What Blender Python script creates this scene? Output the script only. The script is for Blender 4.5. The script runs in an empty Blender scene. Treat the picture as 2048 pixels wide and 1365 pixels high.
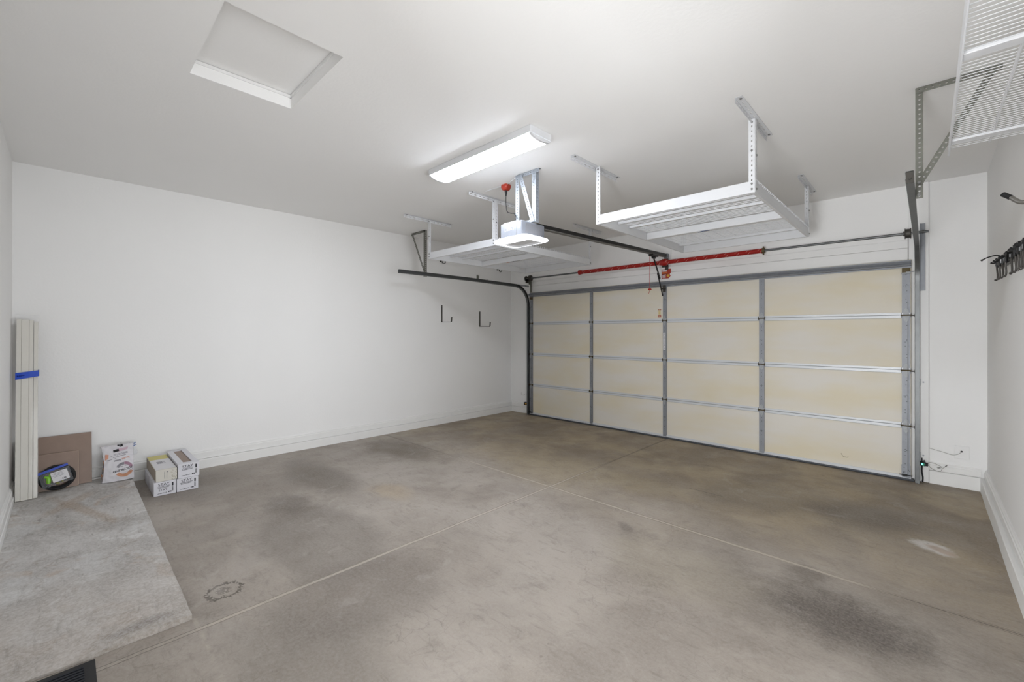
import bpy, bmesh, math, random
from mathutils import Vector, Matrix, noise
R = math.radians
PI = math.pi
rnd = random.Random(7)
sc = bpy.context.scene
col = sc.collection

# ---------------------------------------------------------------- camera
XR, YD, H = 5.923, 6.024, 2.8675          # right wall, garage door wall, ceiling
cam_d = bpy.data.cameras.new('camera'); cam = bpy.data.objects.new('camera', cam_d); col.objects.link(cam)
cam.location = (5.531, 0.302, 1.42)
cam.rotation_euler = (R(90), 0, 0.7661)
cam_d.sensor_width = 36; cam_d.lens = 861.83 * 36 / 2048
cam_d.shift_y = -14.84 / 2048
cam_d.clip_start = 0.02
sc.camera = cam
# ---------------------------------------------------------------- world, light, exposure
w = bpy.data.worlds.new('world'); sc.world = w; w.use_nodes = True
w.node_tree.nodes['Background'].inputs[0].default_value = (0.97, 0.985, 1.0, 1)
w.node_tree.nodes['Background'].inputs[1].default_value = 0.4
sc.view_settings.view_transform = 'Standard'
sc.view_settings.look = 'None'
sc.view_settings.gamma = 1
sc.view_settings.use_curve_mapping = False
sc.view_settings.exposure = 0.0
LED_E = 50.0
LENS_E = 3.5
BACK_FILL_E = 160
SIDE_FILL_E = 245

def fill_light(name, size, size_y, energy, loc, rot):
    d = bpy.data.lights.new(name, 'AREA'); d.shape = 'RECTANGLE'; d.size = size; d.size_y = size_y
    d.energy = energy; d.color = (0.93, 0.96, 1.0)
    o = bpy.data.objects.new(name, d); col.objects.link(o); o.location = loc; o.rotation_euler = rot; return o
# added fill lamps: one outside an invented side opening, one behind the camera
fill_light('added_side_fill', 3.0, 2.2, SIDE_FILL_E, (XR + 3.0, 1.3, 0.45), (0, R(90), 0))
fill_light('added_back_fill', 1.0, 1.4, BACK_FILL_E, (4.95, -1.8, 0.75), (R(90), 0, 0))

# ---------------------------------------------------------------- materials
def lin(c):
    return tuple(((x / 12.92) if x <= 0.04045 else ((x + 0.055) / 1.055) ** 2.4) for x in c)
def rgb(h):
    return lin(tuple(int(h[i:i + 2], 16) / 255 for i in (0, 2, 4)))
def mat(name, hexc, rough=0.5, metal=0.0, emit=None, es=0, bump=0, bscale=50, var=0, vscale=4, alpha=1, trans=0, spec=0.5, coat=0):
    m = bpy.data.materials.new(name); m.use_nodes = True
    nt = m.node_tree; n = nt.nodes; l = nt.links
    b = n['Principled BSDF']
    c = rgb(hexc)
    b.inputs['Base Color'].default_value = (*c, 1)
    b.inputs['Roughness'].default_value = rough
    b.inputs['Metallic'].default_value = metal
    b.inputs['Specular IOR Level'].default_value = spec
    b.inputs['Alpha'].default_value = alpha
    b.inputs['Transmission Weight'].default_value = trans
    b.inputs['Coat Weight'].default_value = coat
    if emit:
        b.inputs['Emission Color'].default_value = (*rgb(emit), 1); b.inputs['Emission Strength'].default_value = es
    tc = n.new('ShaderNodeTexCoord')
    if var:
        nz = n.new('ShaderNodeTexNoise'); nz.inputs['Scale'].default_value = vscale; nz.inputs['Detail'].default_value = 5
        l.new(tc.outputs['Object'], nz.inputs['Vector'])
        mx = n.new('ShaderNodeMix'); mx.data_type = 'RGBA'
        mx.inputs[6].default_value = (*[max(0, x * (1 - var)) for x in c], 1)
        mx.inputs[7].default_value = (*[min(1, x * (1 + var)) for x in c], 1)
        l.new(nz.outputs[0], mx.inputs[0]); l.new(mx.outputs[2], b.inputs['Base Color'])
    if bump:
        nz = n.new('ShaderNodeTexNoise'); nz.inputs['Scale'].default_value = bscale; nz.inputs['Detail'].default_value = 3
        l.new(tc.outputs['Object'], nz.inputs['Vector'])
        bp = n.new('ShaderNodeBump'); bp.inputs['Strength'].default_value = bump; bp.inputs['Distance'].default_value = 0.002
        l.new(nz.outputs[0], bp.inputs['Height']); l.new(bp.outputs[0], b.inputs['Normal'])
    return m
M = {}
M['wall'] = mat('wall_paint', 'F3F2F0', 0.75, bump=0.35, bscale=55, var=0.015, vscale=2)
M['ceiling'] = mat('ceiling_paint', 'F7F6F4', 0.85, bump=0.35, bscale=45, var=0.012, vscale=2)
M['trim'] = mat('trim_paint', 'EEEDEB', 0.45, bump=0.15, bscale=30, var=0.02)
M['stem'] = mat('painted_stem', 'EDECE9', 0.5, bump=0.5, bscale=20, var=0.03, vscale=9)
M['enamel'] = mat('white_enamel', 'E0E1E3', 0.35)
M['galv'] = mat('galvanized', '8E9196', 0.5, 0.35, var=0.12, vscale=25)
M['galv_dark'] = mat('galvanized_track', '6A6C6C', 0.42, 0.65, var=0.15, vscale=20)
M['angle'] = mat('weathered_angle', '77776F', 0.55, 0.5, var=0.15, vscale=20)
M['bright_angle'] = mat('bright_angle', '8E9399', 0.45, 0.4, var=0.06, vscale=20)
M['black'] = mat('black_metal', '1A1918', 0.4, 0.2)
M['rubber'] = mat('black_rubber', '141416', 0.6)
M['darkhole'] = mat('dark_hole', '2C2C2C', 0.8)
M['drum'] = mat('cast_drum', '4B4843', 0.5, 0.5, var=0.2, vscale=30)
M['rust'] = mat('rusty_hinge', '5B4F35', 0.6, 0.4, var=0.35, vscale=40)
M['hinge'] = mat('hinge_steel', 'A2A4A6', 0.55, 0.25, var=0.2, vscale=40)
M['railwhite'] = mat('section_rail', 'D2D4D6', 0.4, 0.1)
M['seam'] = mat('seam_shadow', '7E8388', 0.6)
M['seal'] = mat('bottom_seal', '4A4D52', 0.55, var=0.1)
M['grey_rail'] = mat('grey_rail', '6C6A66', 0.5, 0.2)
M['pull_red'] = mat('pull_red', 'B02A1E', 0.5)
M['adapter'] = mat('orange_adapter', 'A8321F', 0.4)
M['adapter_dark'] = mat('adapter_dark', '7E2A1C', 0.5)
M['body'] = mat('opener_grey', '6A6D73', 0.45)
M['vent'] = mat('opener_vent', '6B6B6E', 0.5)
M['lens'] = mat('opener_lens', 'FFFFFF', 0.4, emit='F6F8FF', es=LENS_E)
M['led'] = mat('led_lens', 'FFFFFF', 0.4, emit='EFF5FF', es=LED_E)
M['tile'] = mat('brown_tile', '8C7566', 0.42, bump=0.1, var=0.14, vscale=14)
M['tile_edge'] = mat('tile_edge', 'CDB8A2', 0.6)
M['carton'] = mat('white_carton', 'DCDBE0', 0.6, var=0.03)
M['carton_old'] = mat('aged_carton', 'D6D2C8', 0.65, var=0.04, vscale=10)
M['carton_side'] = mat('kraft_side', 'A99E8E', 0.7, var=0.05)
M['yellow'] = mat('yellow_tape', 'C9BE6E', 0.45)
M['ink'] = mat('black_ink', '23222A', 0.6)
M['ink_soft'] = mat('soft_ink', '5E5C66', 0.6)
M['tan_ink'] = mat('tan_ink', '8E8262', 0.6)
M['plank'] = mat('vinyl_plank', 'DAD6CC', 0.4, var=0.02)
M['blue_tape'] = mat('blue_tape', '0C45BE', 0.45)
M['ink_navy'] = mat('navy_ink', '0A1E78', 0.5)
M['zip_blue'] = mat('zipper_blue', '2347B4', 0.35)
M['label'] = mat('paper_label', 'DCDADC', 0.6)
M['green'] = mat('green_fitting', '7FC22E', 0.4)
M['greyfit'] = mat('grey_fitting', '6F7678', 0.4, var=0.3, vscale=60)
M['olive'] = mat('olive_fitting', '8E8F55', 0.5)
M['bag'] = mat('paper_bag', 'D9D6D9', 0.6, bump=0.9, bscale=28, var=0.03)
M['bag_orange'] = mat('bag_orange', 'D0813F', 0.6)
M['bag_salmon'] = mat('bag_salmon', 'D79A80', 0.6)
M['bag_pink'] = mat('bag_pink', '9A5E7A', 0.6)
M['bag_brown'] = mat('bag_brown', '8B6B52', 0.6, var=0.5, vscale=30)
M['bag_blue'] = mat('bag_blue', '3A3F78', 0.6)
M['blue_print'] = mat('blue_print', '1B4C93', 0.5)
M['sticker_blue'] = mat('sticker_blue', '5A6E94', 0.5)
M['sticker_orange'] = mat('sticker_orange', 'C9784E', 0.5)
M['chrome'] = mat('chrome', 'D8D9DC', 0.15, 1.0)
M['warn_red'] = mat('warning_red', 'A52C16', 0.5)
M['warn_orange'] = mat('warning_orange', 'D06A2E', 0.5)
M['warn_yellow'] = mat('warning_yellow', 'D8A93A', 0.5)
M['warn_dark'] = mat('warning_dark', '5A2A18', 0.5)
M['cream_print'] = mat('cream_print', 'D6CFA8', 0.5)
M['hook_grey'] = mat('hook_grey', '55534E', 0.4, 0.5)
M['hook_coat'] = mat('hook_coat', '7A7771', 0.4, 0.5)
M['hook_dark'] = mat('hook_dark', '4A4642', 0.4, 0.3)
M['wire'] = mat('grey_wire', 'A5A19A', 0.5)
M['wire_dark'] = mat('dark_wire', '6A6862', 0.5)
M['sensor_green'] = mat('sensor_green', '0A4A3A', 0.4, emit='18B890', es=0.25)
M['led_green'] = mat('green_led', '50FFD0', 0.4, emit='50FFD0', es=6)
M['amber'] = mat('amber_led', 'D8A040', 0.4)
M['mat_pile'] = mat('mat_pile', '24262C', 0.9, bump=1.0, bscale=220, var=0.45, vscale=160)
M['bolt'] = mat('zinc_bolt', '8E8E8C', 0.35, 0.8)
M['bundle_film'] = mat('clear_film', 'FFFFFF', 0.07, alpha=0.10, bump=0.9, bscale=7, spec=0.8)
M['zip_film'] = mat('zip_film', 'E8ECF4', 0.08, alpha=0.09, bump=1, bscale=25, spec=0.8)
M['bag_film'] = mat('loose_film', 'E6E9EE', 0.12, alpha=0.25, bump=1, bscale=25)

def door_skin():
    m = mat('door_foam', 'D3CAB6', 0.55)
    n = m.node_tree.nodes; l = m.node_tree.links; b = n['Principled BSDF']
    tc = n.new('ShaderNodeTexCoord')
    nz = n.new('ShaderNodeTexNoise'); nz.inputs['Scale'].default_value = 1.6; nz.inputs['Detail'].default_value = 3
    mp = n.new('ShaderNodeMapping'); mp.inputs['Scale'].default_value = (0.7, 1, 2.2)
    l.new(tc.outputs['Object'], mp.inputs[0]); l.new(mp.outputs[0], nz.inputs['Vector'])
    cr = n.new('ShaderNodeValToRGB')
    cr.color_ramp.elements[0].position = 0.38; cr.color_ramp.elements[0].color = (*rgb('DFDAD0'), 1)
    cr.color_ramp.elements[1].position = 0.66; cr.color_ramp.elements[1].color = (*rgb('DDD3BA'), 1)
    l.new(nz.outputs[0], cr.inputs[0])
    # yellowed rust wash next to the right end stile
    sx = n.new('ShaderNodeSeparateXYZ'); l.new(tc.outputs['Object'], sx.inputs[0])
    mr = n.new('ShaderNodeMapRange'); mr.inputs[1].default_value = 5.30; mr.inputs[2].default_value = 5.37
    l.new(sx.outputs[0], mr.inputs[0])
    n2 = n.new('ShaderNodeTexNoise'); n2.inputs['Scale'].default_value = 6; l.new(tc.outputs['Object'], n2.inputs['Vector'])
    mu = n.new('ShaderNodeMath'); mu.operation = 'MULTIPLY'; l.new(mr.outputs[0], mu.inputs[0]); l.new(n2.outputs[0], mu.inputs[1])
    mx = n.new('ShaderNodeMix'); mx.data_type = 'RGBA'; mx.inputs[7].default_value = (*rgb('B9A66B'), 1)
    l.new(mu.outputs[0], mx.inputs[0]); l.new(cr.outputs[0], mx.inputs[6]); l.new(mx.outputs[2], b.inputs['Base Color'])
    return m
M['door'] = door_skin()

def spring_mat():
    m = mat('red_spring', 'A01A12', 0.4)
    n = m.node_tree.nodes; l = m.node_tree.links; b = n['Principled BSDF']
    tc = n.new('ShaderNodeTexCoord'); sx = n.new('ShaderNodeSeparateXYZ'); l.new(tc.outputs['Object'], sx.inputs[0])
    at = n.new('ShaderNodeMath'); at.operation = 'ARCTAN2'; l.new(sx.outputs[2], at.inputs[0]); l.new(sx.outputs[1], at.inputs[1])
    k = n.new('ShaderNodeMath'); k.operation = 'MULTIPLY'; k.inputs[1].default_value = 0.22; l.new(at.outputs[0], k.inputs[0])
    x = n.new('ShaderNodeMath'); x.operation = 'MULTIPLY_ADD'; x.inputs[1].default_value = 8.2; l.new(sx.outputs[0], x.inputs[0]); l.new(k.outputs[0], x.inputs[2])
    fr = n.new('ShaderNodeMath'); fr.operation = 'FRACT'; l.new(x.outputs[0], fr.inputs[0])
    lt = n.new('ShaderNodeMath'); lt.operation = 'LESS_THAN'; lt.inputs[1].default_value = 0.045; l.new(fr.outputs[0], lt.inputs[0])
    mx = n.new('ShaderNodeMix'); mx.data_type = 'RGBA'; mx.inputs[6].default_value = (*rgb('A3170F'), 1); mx.inputs[7].default_value = (*rgb('D9A79E'), 1)
    l.new(lt.outputs[0], mx.inputs[0]); l.new(mx.outputs[2], b.inputs['Base Color'])
    return m
M['spring'] = spring_mat()

def concrete(name, ramp=False):
    m = bpy.data.materials.new(name); m.use_nodes = True
    nt = m.node_tree; n = nt.nodes; l = nt.links; b = n['Principled BSDF']
    b.inputs['Specular IOR Level'].default_value = 0.35
    tc = n.new('ShaderNodeTexCoord'); P = tc.outputs['Object']
    sx = n.new('ShaderNodeSeparateXYZ'); l.new(P, sx.inputs[0])
    def math_(op, a, c, d=None):
        q = n.new('ShaderNodeMath'); q.operation = op
        for i, v in enumerate((a, c, d)):
            if v is None: continue
            if isinstance(v, (int, float)): q.inputs[i].default_value = v
            else: l.new(v, q.inputs[i])
        return q.outputs[0]
    def nz(scale, detail=6, rough=0.6, sc3=(1, 1, 1), dist=0.0, rot=0):
        mp = n.new('ShaderNodeMapping'); mp.inputs['Scale'].default_value = sc3; mp.inputs['Rotation'].default_value = (0, 0, rot)
        l.new(P, mp.inputs[0])
        q = n.new('ShaderNodeTexNoise'); q.inputs['Scale'].default_value = scale; q.inputs['Detail'].default_value = detail
        q.inputs['Roughness'].default_value = rough; q.inputs['Distortion'].default_value = dist
        l.new(mp.outputs[0], q.inputs['Vector']); return q.outputs[0]
    def rmp(v, a, c, o0=0, o1=1):
        q = n.new('ShaderNodeMapRange'); q.interpolation_type = 'SMOOTHSTEP'
        q.inputs[1].default_value = a; q.inputs[2].default_value = c; q.inputs[3].default_value = o0; q.inputs[4].default_value = o1
        l.new(v, q.inputs[0]); return q.outputs[0]
    def mix(fac, a, c, mode='MIX'):
        q = n.new('ShaderNodeMix'); q.data_type = 'RGBA'; q.blend_type = mode
        if isinstance(fac, (int, float)): q.inputs[0].default_value = fac
        else: l.new(fac, q.inputs[0])
        for i, v in ((6, a), (7, c)):
            if isinstance(v, str): q.inputs[i].default_value = (*rgb(v), 1)
            else: l.new(v, q.inputs[i])
        return q.outputs[2]
    X, Y = sx.outputs[0], sx.outputs[1]
    def blob(cx, cy, rx, ry, wob=0.35, wscale=5, soft=0.6, ang=0):
        # irregular stain mask centred on a spot of the slab
        wn = nz(wscale, 5, 0.65)
        ca, sa = math.cos(ang), math.sin(ang)
        dx = math_('SUBTRACT', X, cx); dy = math_('SUBTRACT', Y, cy)
        u = math_('DIVIDE', math_('ADD', math_('MULTIPLY', dx, ca), math_('MULTIPLY', dy, sa)), rx)
        v = math_('DIVIDE', math_('SUBTRACT', math_('MULTIPLY', dy, ca), math_('MULTIPLY', dx, sa)), ry)
        d = math_('SQRT', math_('ADD', math_('MULTIPLY', u, u), math_('MULTIPLY', v, v)), 0)
        d = math_('ADD', d, math_('MULTIPLY', math_('SUBTRACT', wn, 0.5), wob * 4))
        return rmp(d, 1.0 - soft, 1.0 + soft * 0.35, 1, 0)
    if ramp:
        c = mix(rmp(nz(2.2, 8, 0.65, dist=0.6), 0.35, 0.62), '9F9A94', 'BFBBB6')
        c = mix(rmp(nz(3.1, 5, 0.6, dist=1.4), 0.55, 0.68, 0, 0.6), c, 'A8927C')
        c = mix(rmp(nz(1.7, 4, 0.5, dist=0.8), 0.52, 0.6, 0, 0.4), c, 'CBCBC9')
        c = mix(rmp(nz(4, 3, 0.5, dist=1), 0.62, 0.66, 0, 0.6), c, 'D2D1CE')
        c = mix(rmp(nz(5, 6, 0.7, dist=1.6), 0.56, 0.66, 0, 0.5), c, '8F8173')
        c = mix(rmp(nz(26, 3, 0.5, (0.35, 1.4, 1)), 0.68, 0.74, 0, 0.6), c, '6F665E')
        c = mix(rmp(math_('ADD', X, math_('MULTIPLY', nz(1.5, 5), 1.2)), 2.2, 3.5, 0, 0.75), c, mix(rmp(nz(2.3, 7, 0.65, dist=0.6), 0.42, 0.64), '9C9286', 'B0A69B'))
        c = mix(math_('MULTIPLY', blob(2.83, 0.55, 0.05, 0.16, 0.3, 6, 0.8), 0.6), c, '70675F')
        c = mix(math_('MULTIPLY', blob(0.85, 0.40, 0.55, 0.045, 0.45, 4, 0.6, 0.35), 0.7), c, '9C8974')
        c = mix(math_('MULTIPLY', blob(0.62, 0.33, 0.28, 0.06, 0.4, 5, 0.6, -0.6), 0.6), c, '9C8974')
    else:
        c = mix(rmp(nz(0.9, 6, 0.6, dist=0.4), 0.36, 0.64), '90867C', 'AAA197')
        c = mix(rmp(nz(2.3, 7, 0.65, dist=0.6), 0.42, 0.64, 0, 0.55), c, 'A79D92')
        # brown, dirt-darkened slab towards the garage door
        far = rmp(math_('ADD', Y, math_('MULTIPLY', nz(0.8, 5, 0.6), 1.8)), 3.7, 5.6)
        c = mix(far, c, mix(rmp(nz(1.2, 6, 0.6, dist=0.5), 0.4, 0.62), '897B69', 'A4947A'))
        c = mix(math_('MULTIPLY', blob(4.45, 4.45, 0.55, 0.45, 0.3, 2.5), 0.5), c, '6C6154')
        c = mix(math_('MULTIPLY', blob(5.15, 4.6, 0.45, 0.35, 0.3, 3), 0.6), c, '5D544D')
        c = mix(math_('MULTIPLY', blob(2.7, 3.9, 0.8, 0.5, 0.3, 2.5), 0.45), c, 'A6977A')
        c = mix(math_('MULTIPLY', blob(3.6, 4.05, 0.5, 0.28, 0.3, 2.5), 0.4), c, 'A09070')
        # tyre and oil darkening
        c = mix(math_('MULTIPLY', blob(0.9, 3.15, 0.8, 0.33, 0.3, 2.5), 0.8), c, '6A5F52')
        c = mix(math_('MULTIPLY', blob(1.2, 2.05, 0.75, 0.28, 0.35, 3), 0.8), c, '6C6258')
        c = mix(math_('MULTIPLY', blob(2.45, 1.55, 0.75, 0.40, 0.2, 2.5, 0.3), 0.6), c, '756C64')
        c = mix(math_('MULTIPLY', blob(3.3, 1.42, 0.40, 0.48, 0.16, 2, 0.3), 0.5), c, '766C64')
        c = mix(math_('MULTIPLY', blob(3.65, 1.05, 0.55, 0.35, 0.3, 3), 0.55), c, '70675F')
        c = mix(math_('MULTIPLY', blob(1.75, 1.6, 0.35, 0.18, 0.35, 4), 0.7), c, '655B52')
        c = mix(math_('MULTIPLY', blob(0.55, 1.15, 0.5, 0.5, 0.3, 3), 0.6), c, '6F665C')
        c = mix(math_('MULTIPLY', blob(3.1, 0.35, 0.35, 0.3, 0.35, 4), 0.35), c, '857B71')
        c = mix(math_('MULTIPLY', blob(2.05, 2.35, 0.3, 0.16, 0.3, 4), 0.4), c, 'B09A78')
        c = mix(math_('MULTIPLY', blob(4.6, 2.0, 0.3, 0.5, 0.35, 3), 0.3), c, '7A7068')
        oil = blob(5.22, 2.98, 0.36, 0.26, 0.4, 7, 0.75)
        spk = rmp(nz(70, 4, 0.8), 0.35, 0.6, 0.55, 1.0)
        c = mix(math_('MULTIPLY', math_('MULTIPLY', oil, spk), 0.95), c, '433B38')
        c = mix(math_('MULTIPLY', blob(5.2, 2.98, 0.58, 0.42, 0.35, 9, 0.9), math_('MULTIPLY', spk, 0.6)), c, '5F564D')
        c = mix(math_('MULTIPLY', blob(5.02, 3.33, 0.12, 0.14, 0.3, 9), 0.6), c, '5E554D')
        c = mix(math_('MULTIPLY', blob(4.42, 2.9, 0.5, 0.35, 0.35, 4), 0.25), c, 'B0A68F')
        c = mix(math_('MULTIPLY', blob(5.56, 4.3, 0.13, 0.085, 0.3, 12, 0.4, -0.5), 1.0), c, 'CFCAC4')
        c = mix(math_('MULTIPLY', blob(5.60, 4.28, 0.09, 0.045, 0.2, 14, 0.5, -0.6), 0.8), c, 'B59F8C')
        c = mix(math_('MULTIPLY', blob(3.95, 3.15, 0.05, 0.11, 0.3, 14, 0.6, 0.9), 0.7), c, '6A625B')
        # small spots
        v = n.new('ShaderNodeTexVoronoi'); v.inputs['Scale'].default_value = 3.3; v.inputs['Randomness'].default_value = 1
        mp = n.new('ShaderNodeMapping'); l.new(P, mp.inputs[0])
        dn = n.new('ShaderNodeTexNoise'); dn.inputs['Scale'].default_value = 14; l.new(P, dn.inputs['Vector'])
        l.new(mp.outputs[0], v.inputs['Vector'])
        dd = math_('ADD', v.outputs['Distance'], math_('MULTIPLY', dn.outputs[0], 0.16))
        spots = math_('MULTIPLY', rmp(dd, 0.10, 0.17, 1, 0), rmp(nz(1.3, 2), 0.48, 0.6))
        c = mix(math_('MULTIPLY', spots, 0.5), c, '6B645D')
        # control joints
        jn = math_('MULTIPLY', math_('SUBTRACT', nz(3, 3), 0.5), 0.02)
        jx = math_('ABSOLUTE', math_('SUBTRACT', math_('ADD', X, jn), 3.013), 0)
        jy = math_('ABSOLUTE', math_('SUBTRACT', math_('ADD', Y, jn), 3.425), 0)
        near = rmp(nz(0.55, 2), 0.42, 0.58, 0.35, 1.0)
        fade = math_('MULTIPLY', rmp(Y, 3.6, 4.6, 1, 0.0), rmp(Y, 0.70, 0.80, 0.25, 1))
        fade2 = math_('MULTIPLY', rmp(X, 1.0, 2.4, 0.15, 1), rmp(X, 5.1, 5.5, 1, 0.1))
        c = mix(math_('MULTIPLY', math_('MULTIPLY', rmp(jx, 0.009, 0.013, 1, 0), fade), 0.75), c, 'BDB2A4')
        c = mix(math_('MULTIPLY', math_('MULTIPLY', rmp(jy, 0.010, 0.014, 1, 0), fade2), 0.75), c, 'C0B5A5')
        dk = math_('MINIMUM', math_('ABSOLUTE', math_('SUBTRACT', jx, 0.013), 0), math_('ABSOLUTE', math_('SUBTRACT', jy, 0.014), 0))
        c = mix(math_('MULTIPLY', rmp(dk, 0.001, 0.004, 1, 0), math_('MULTIPLY', near, 0.8)), c, '4A4038')
        dark_x = math_('MULTIPLY', rmp(jx, 0.003, 0.007, 1, 0), math_('MULTIPLY', rmp(Y, 3.9, 4.8, 0, 1), 0.85))
        dark_y = math_('MULTIPLY', rmp(jy, 0.003, 0.007, 1, 0), math_('MAXIMUM', rmp(X, 1.2, 2.0, 0.8, 0), rmp(X, 5.2, 5.5, 0, 0.7)))
        c = mix(math_('MAXIMUM', dark_x, dark_y), c, '463C32')
        ck = math_('ABSOLUTE', math_('SUBTRACT', math_('ADD', Y, math_('MULTIPLY', jn, 2)), 4.28), 0)
        c = mix(math_('MULTIPLY', rmp(ck, 0.002, 0.006, 1, 0), math_('MULTIPLY', rmp(X, 3.93, 3.98, 0, 0.8), rmp(X, 4.22, 4.27, 1, 0))), c, '3A332C')
        jc = math_('ABSOLUTE', math_('SUBTRACT', math_('ADD', Y, jn), 0.75), 0)
        lead = math_('MULTIPLY', rmp(jc, 0.004, 0.014, 1, 0), rmp(nz(9, 5, 0.7), 0.4, 0.6, 0.05, 0.45))
        lead = math_('MULTIPLY', lead, rmp(X, 2.85, 2.95, 0, 1))
        c = mix(lead, c, 'B4AA9D')
        # stamped ring worn into the surface
        gx = math_('SUBTRACT', X, 2.735); gy = math_('SUBTRACT', Y, 0.915)
        gr = math_('SQRT', math_('ADD', math_('MULTIPLY', gx, gx), math_('MULTIPLY', gy, gy)), 0)
        gr = math_('ADD', gr, math_('MULTIPLY', math_('SUBTRACT', nz(22, 3, 0.6), 0.5), 0.07))
        ring = math_('MAXIMUM', rmp(math_('ABSOLUTE', math_('SUBTRACT', gr, 0.078), 0), 0.006, 0.018, 1, 0), math_('MULTIPLY', rmp(gr, 0.03, 0.045, 1, 0), 0.7))
        peb = n.new('ShaderNodeTexVoronoi'); peb.inputs['Scale'].default_value = 75; l.new(P, peb.inputs['Vector'])
        c = mix(math_('MULTIPLY', ring, rmp(peb.outputs['Distance'], 0.3, 0.5, 0, 0.9)), c, '4A4238')
        c = mix(math_('MULTIPLY', ring, rmp(peb.outputs['Distance'], 0.12, 0.28, 0.6, 0)), c, 'C0B8AC')
        ce = n.new('ShaderNodeTexVoronoi'); ce.feature = 'DISTANCE_TO_EDGE'; ce.inputs['Scale'].default_value = 11
        mpc = n.new('ShaderNodeMix'); mpc.data_type = 'VECTOR'; mpc.inputs[0].default_value = 0.12
        cn = n.new('ShaderNodeTexNoise'); cn.inputs['Scale'].default_value = 6; cn.inputs['Detail'].default_value = 6; l.new(P, cn.inputs['Vector'])
        l.new(P, mpc.inputs[4]); l.new(cn.outputs['Color'], mpc.inputs[5]); l.new(mpc.outputs[1], ce.inputs['Vector'])
        c = mix(math_('MULTIPLY', rmp(ce.outputs['Distance'], 0.004, 0.02, 1, 0), rmp(nz(1.1, 3), 0.45, 0.6, 0, 0.28)), c, '5A5149')
        v2 = n.new('ShaderNodeTexVoronoi'); v2.inputs['Scale'].default_value = 8.5; l.new(P, v2.inputs['Vector'])
        d2 = math_('ADD', v2.outputs['Distance'], math_('MULTIPLY', nz(30, 3), 0.16))
        c = mix(math_('MULTIPLY', rmp(d2, 0.10, 0.16, 1, 0), rmp(nz(1.9, 2), 0.5, 0.62, 0, 0.55)), c, '6A6058')
        c = mix(rmp(nz(6, 8, 0.75, dist=0.8), 0.5, 0.7, 0, 0.38), c, '6F675E')
        c = mix(rmp(nz(3.5, 6, 0.7, dist=1.2), 0.56, 0.72, 0, 0.3), c, 'B9B2AA')
    # fine grain and trowel streaks
    g = nz(60, 4, 0.7); c = mix(rmp(g, 0.3, 0.7, 0, 0.22), c, 'FFFFFF' if ramp else 'B8B2AA')
    s = nz(14, 5, 0.7, (0.5, 2.2, 1), 0.4, 0.5); c = mix(rmp(s, 0.52, 0.72, 0, 0.33), c, '6F675E')
    pit = nz(150, 2, 0.5); c = mix(rmp(pit, 0.66, 0.74, 0, 0.35), c, '5A534C')
    l.new(c, b.inputs['Base Color'])
    rr = rmp(nz(3, 5), 0.3, 0.7, 0.42, 0.65); l.new(rr, b.inputs['Roughness'])
    bp = n.new('ShaderNodeBump'); bp.inputs['Strength'].default_value = 0.5; bp.inputs['Distance'].default_value = 0.002
    l.new(nz(45, 6, 0.7), bp.inputs['Height']); l.new(bp.outputs[0], b.inputs['Normal'])
    return m
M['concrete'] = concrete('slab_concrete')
M['ramp'] = concrete('ramp_concrete', True)

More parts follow.
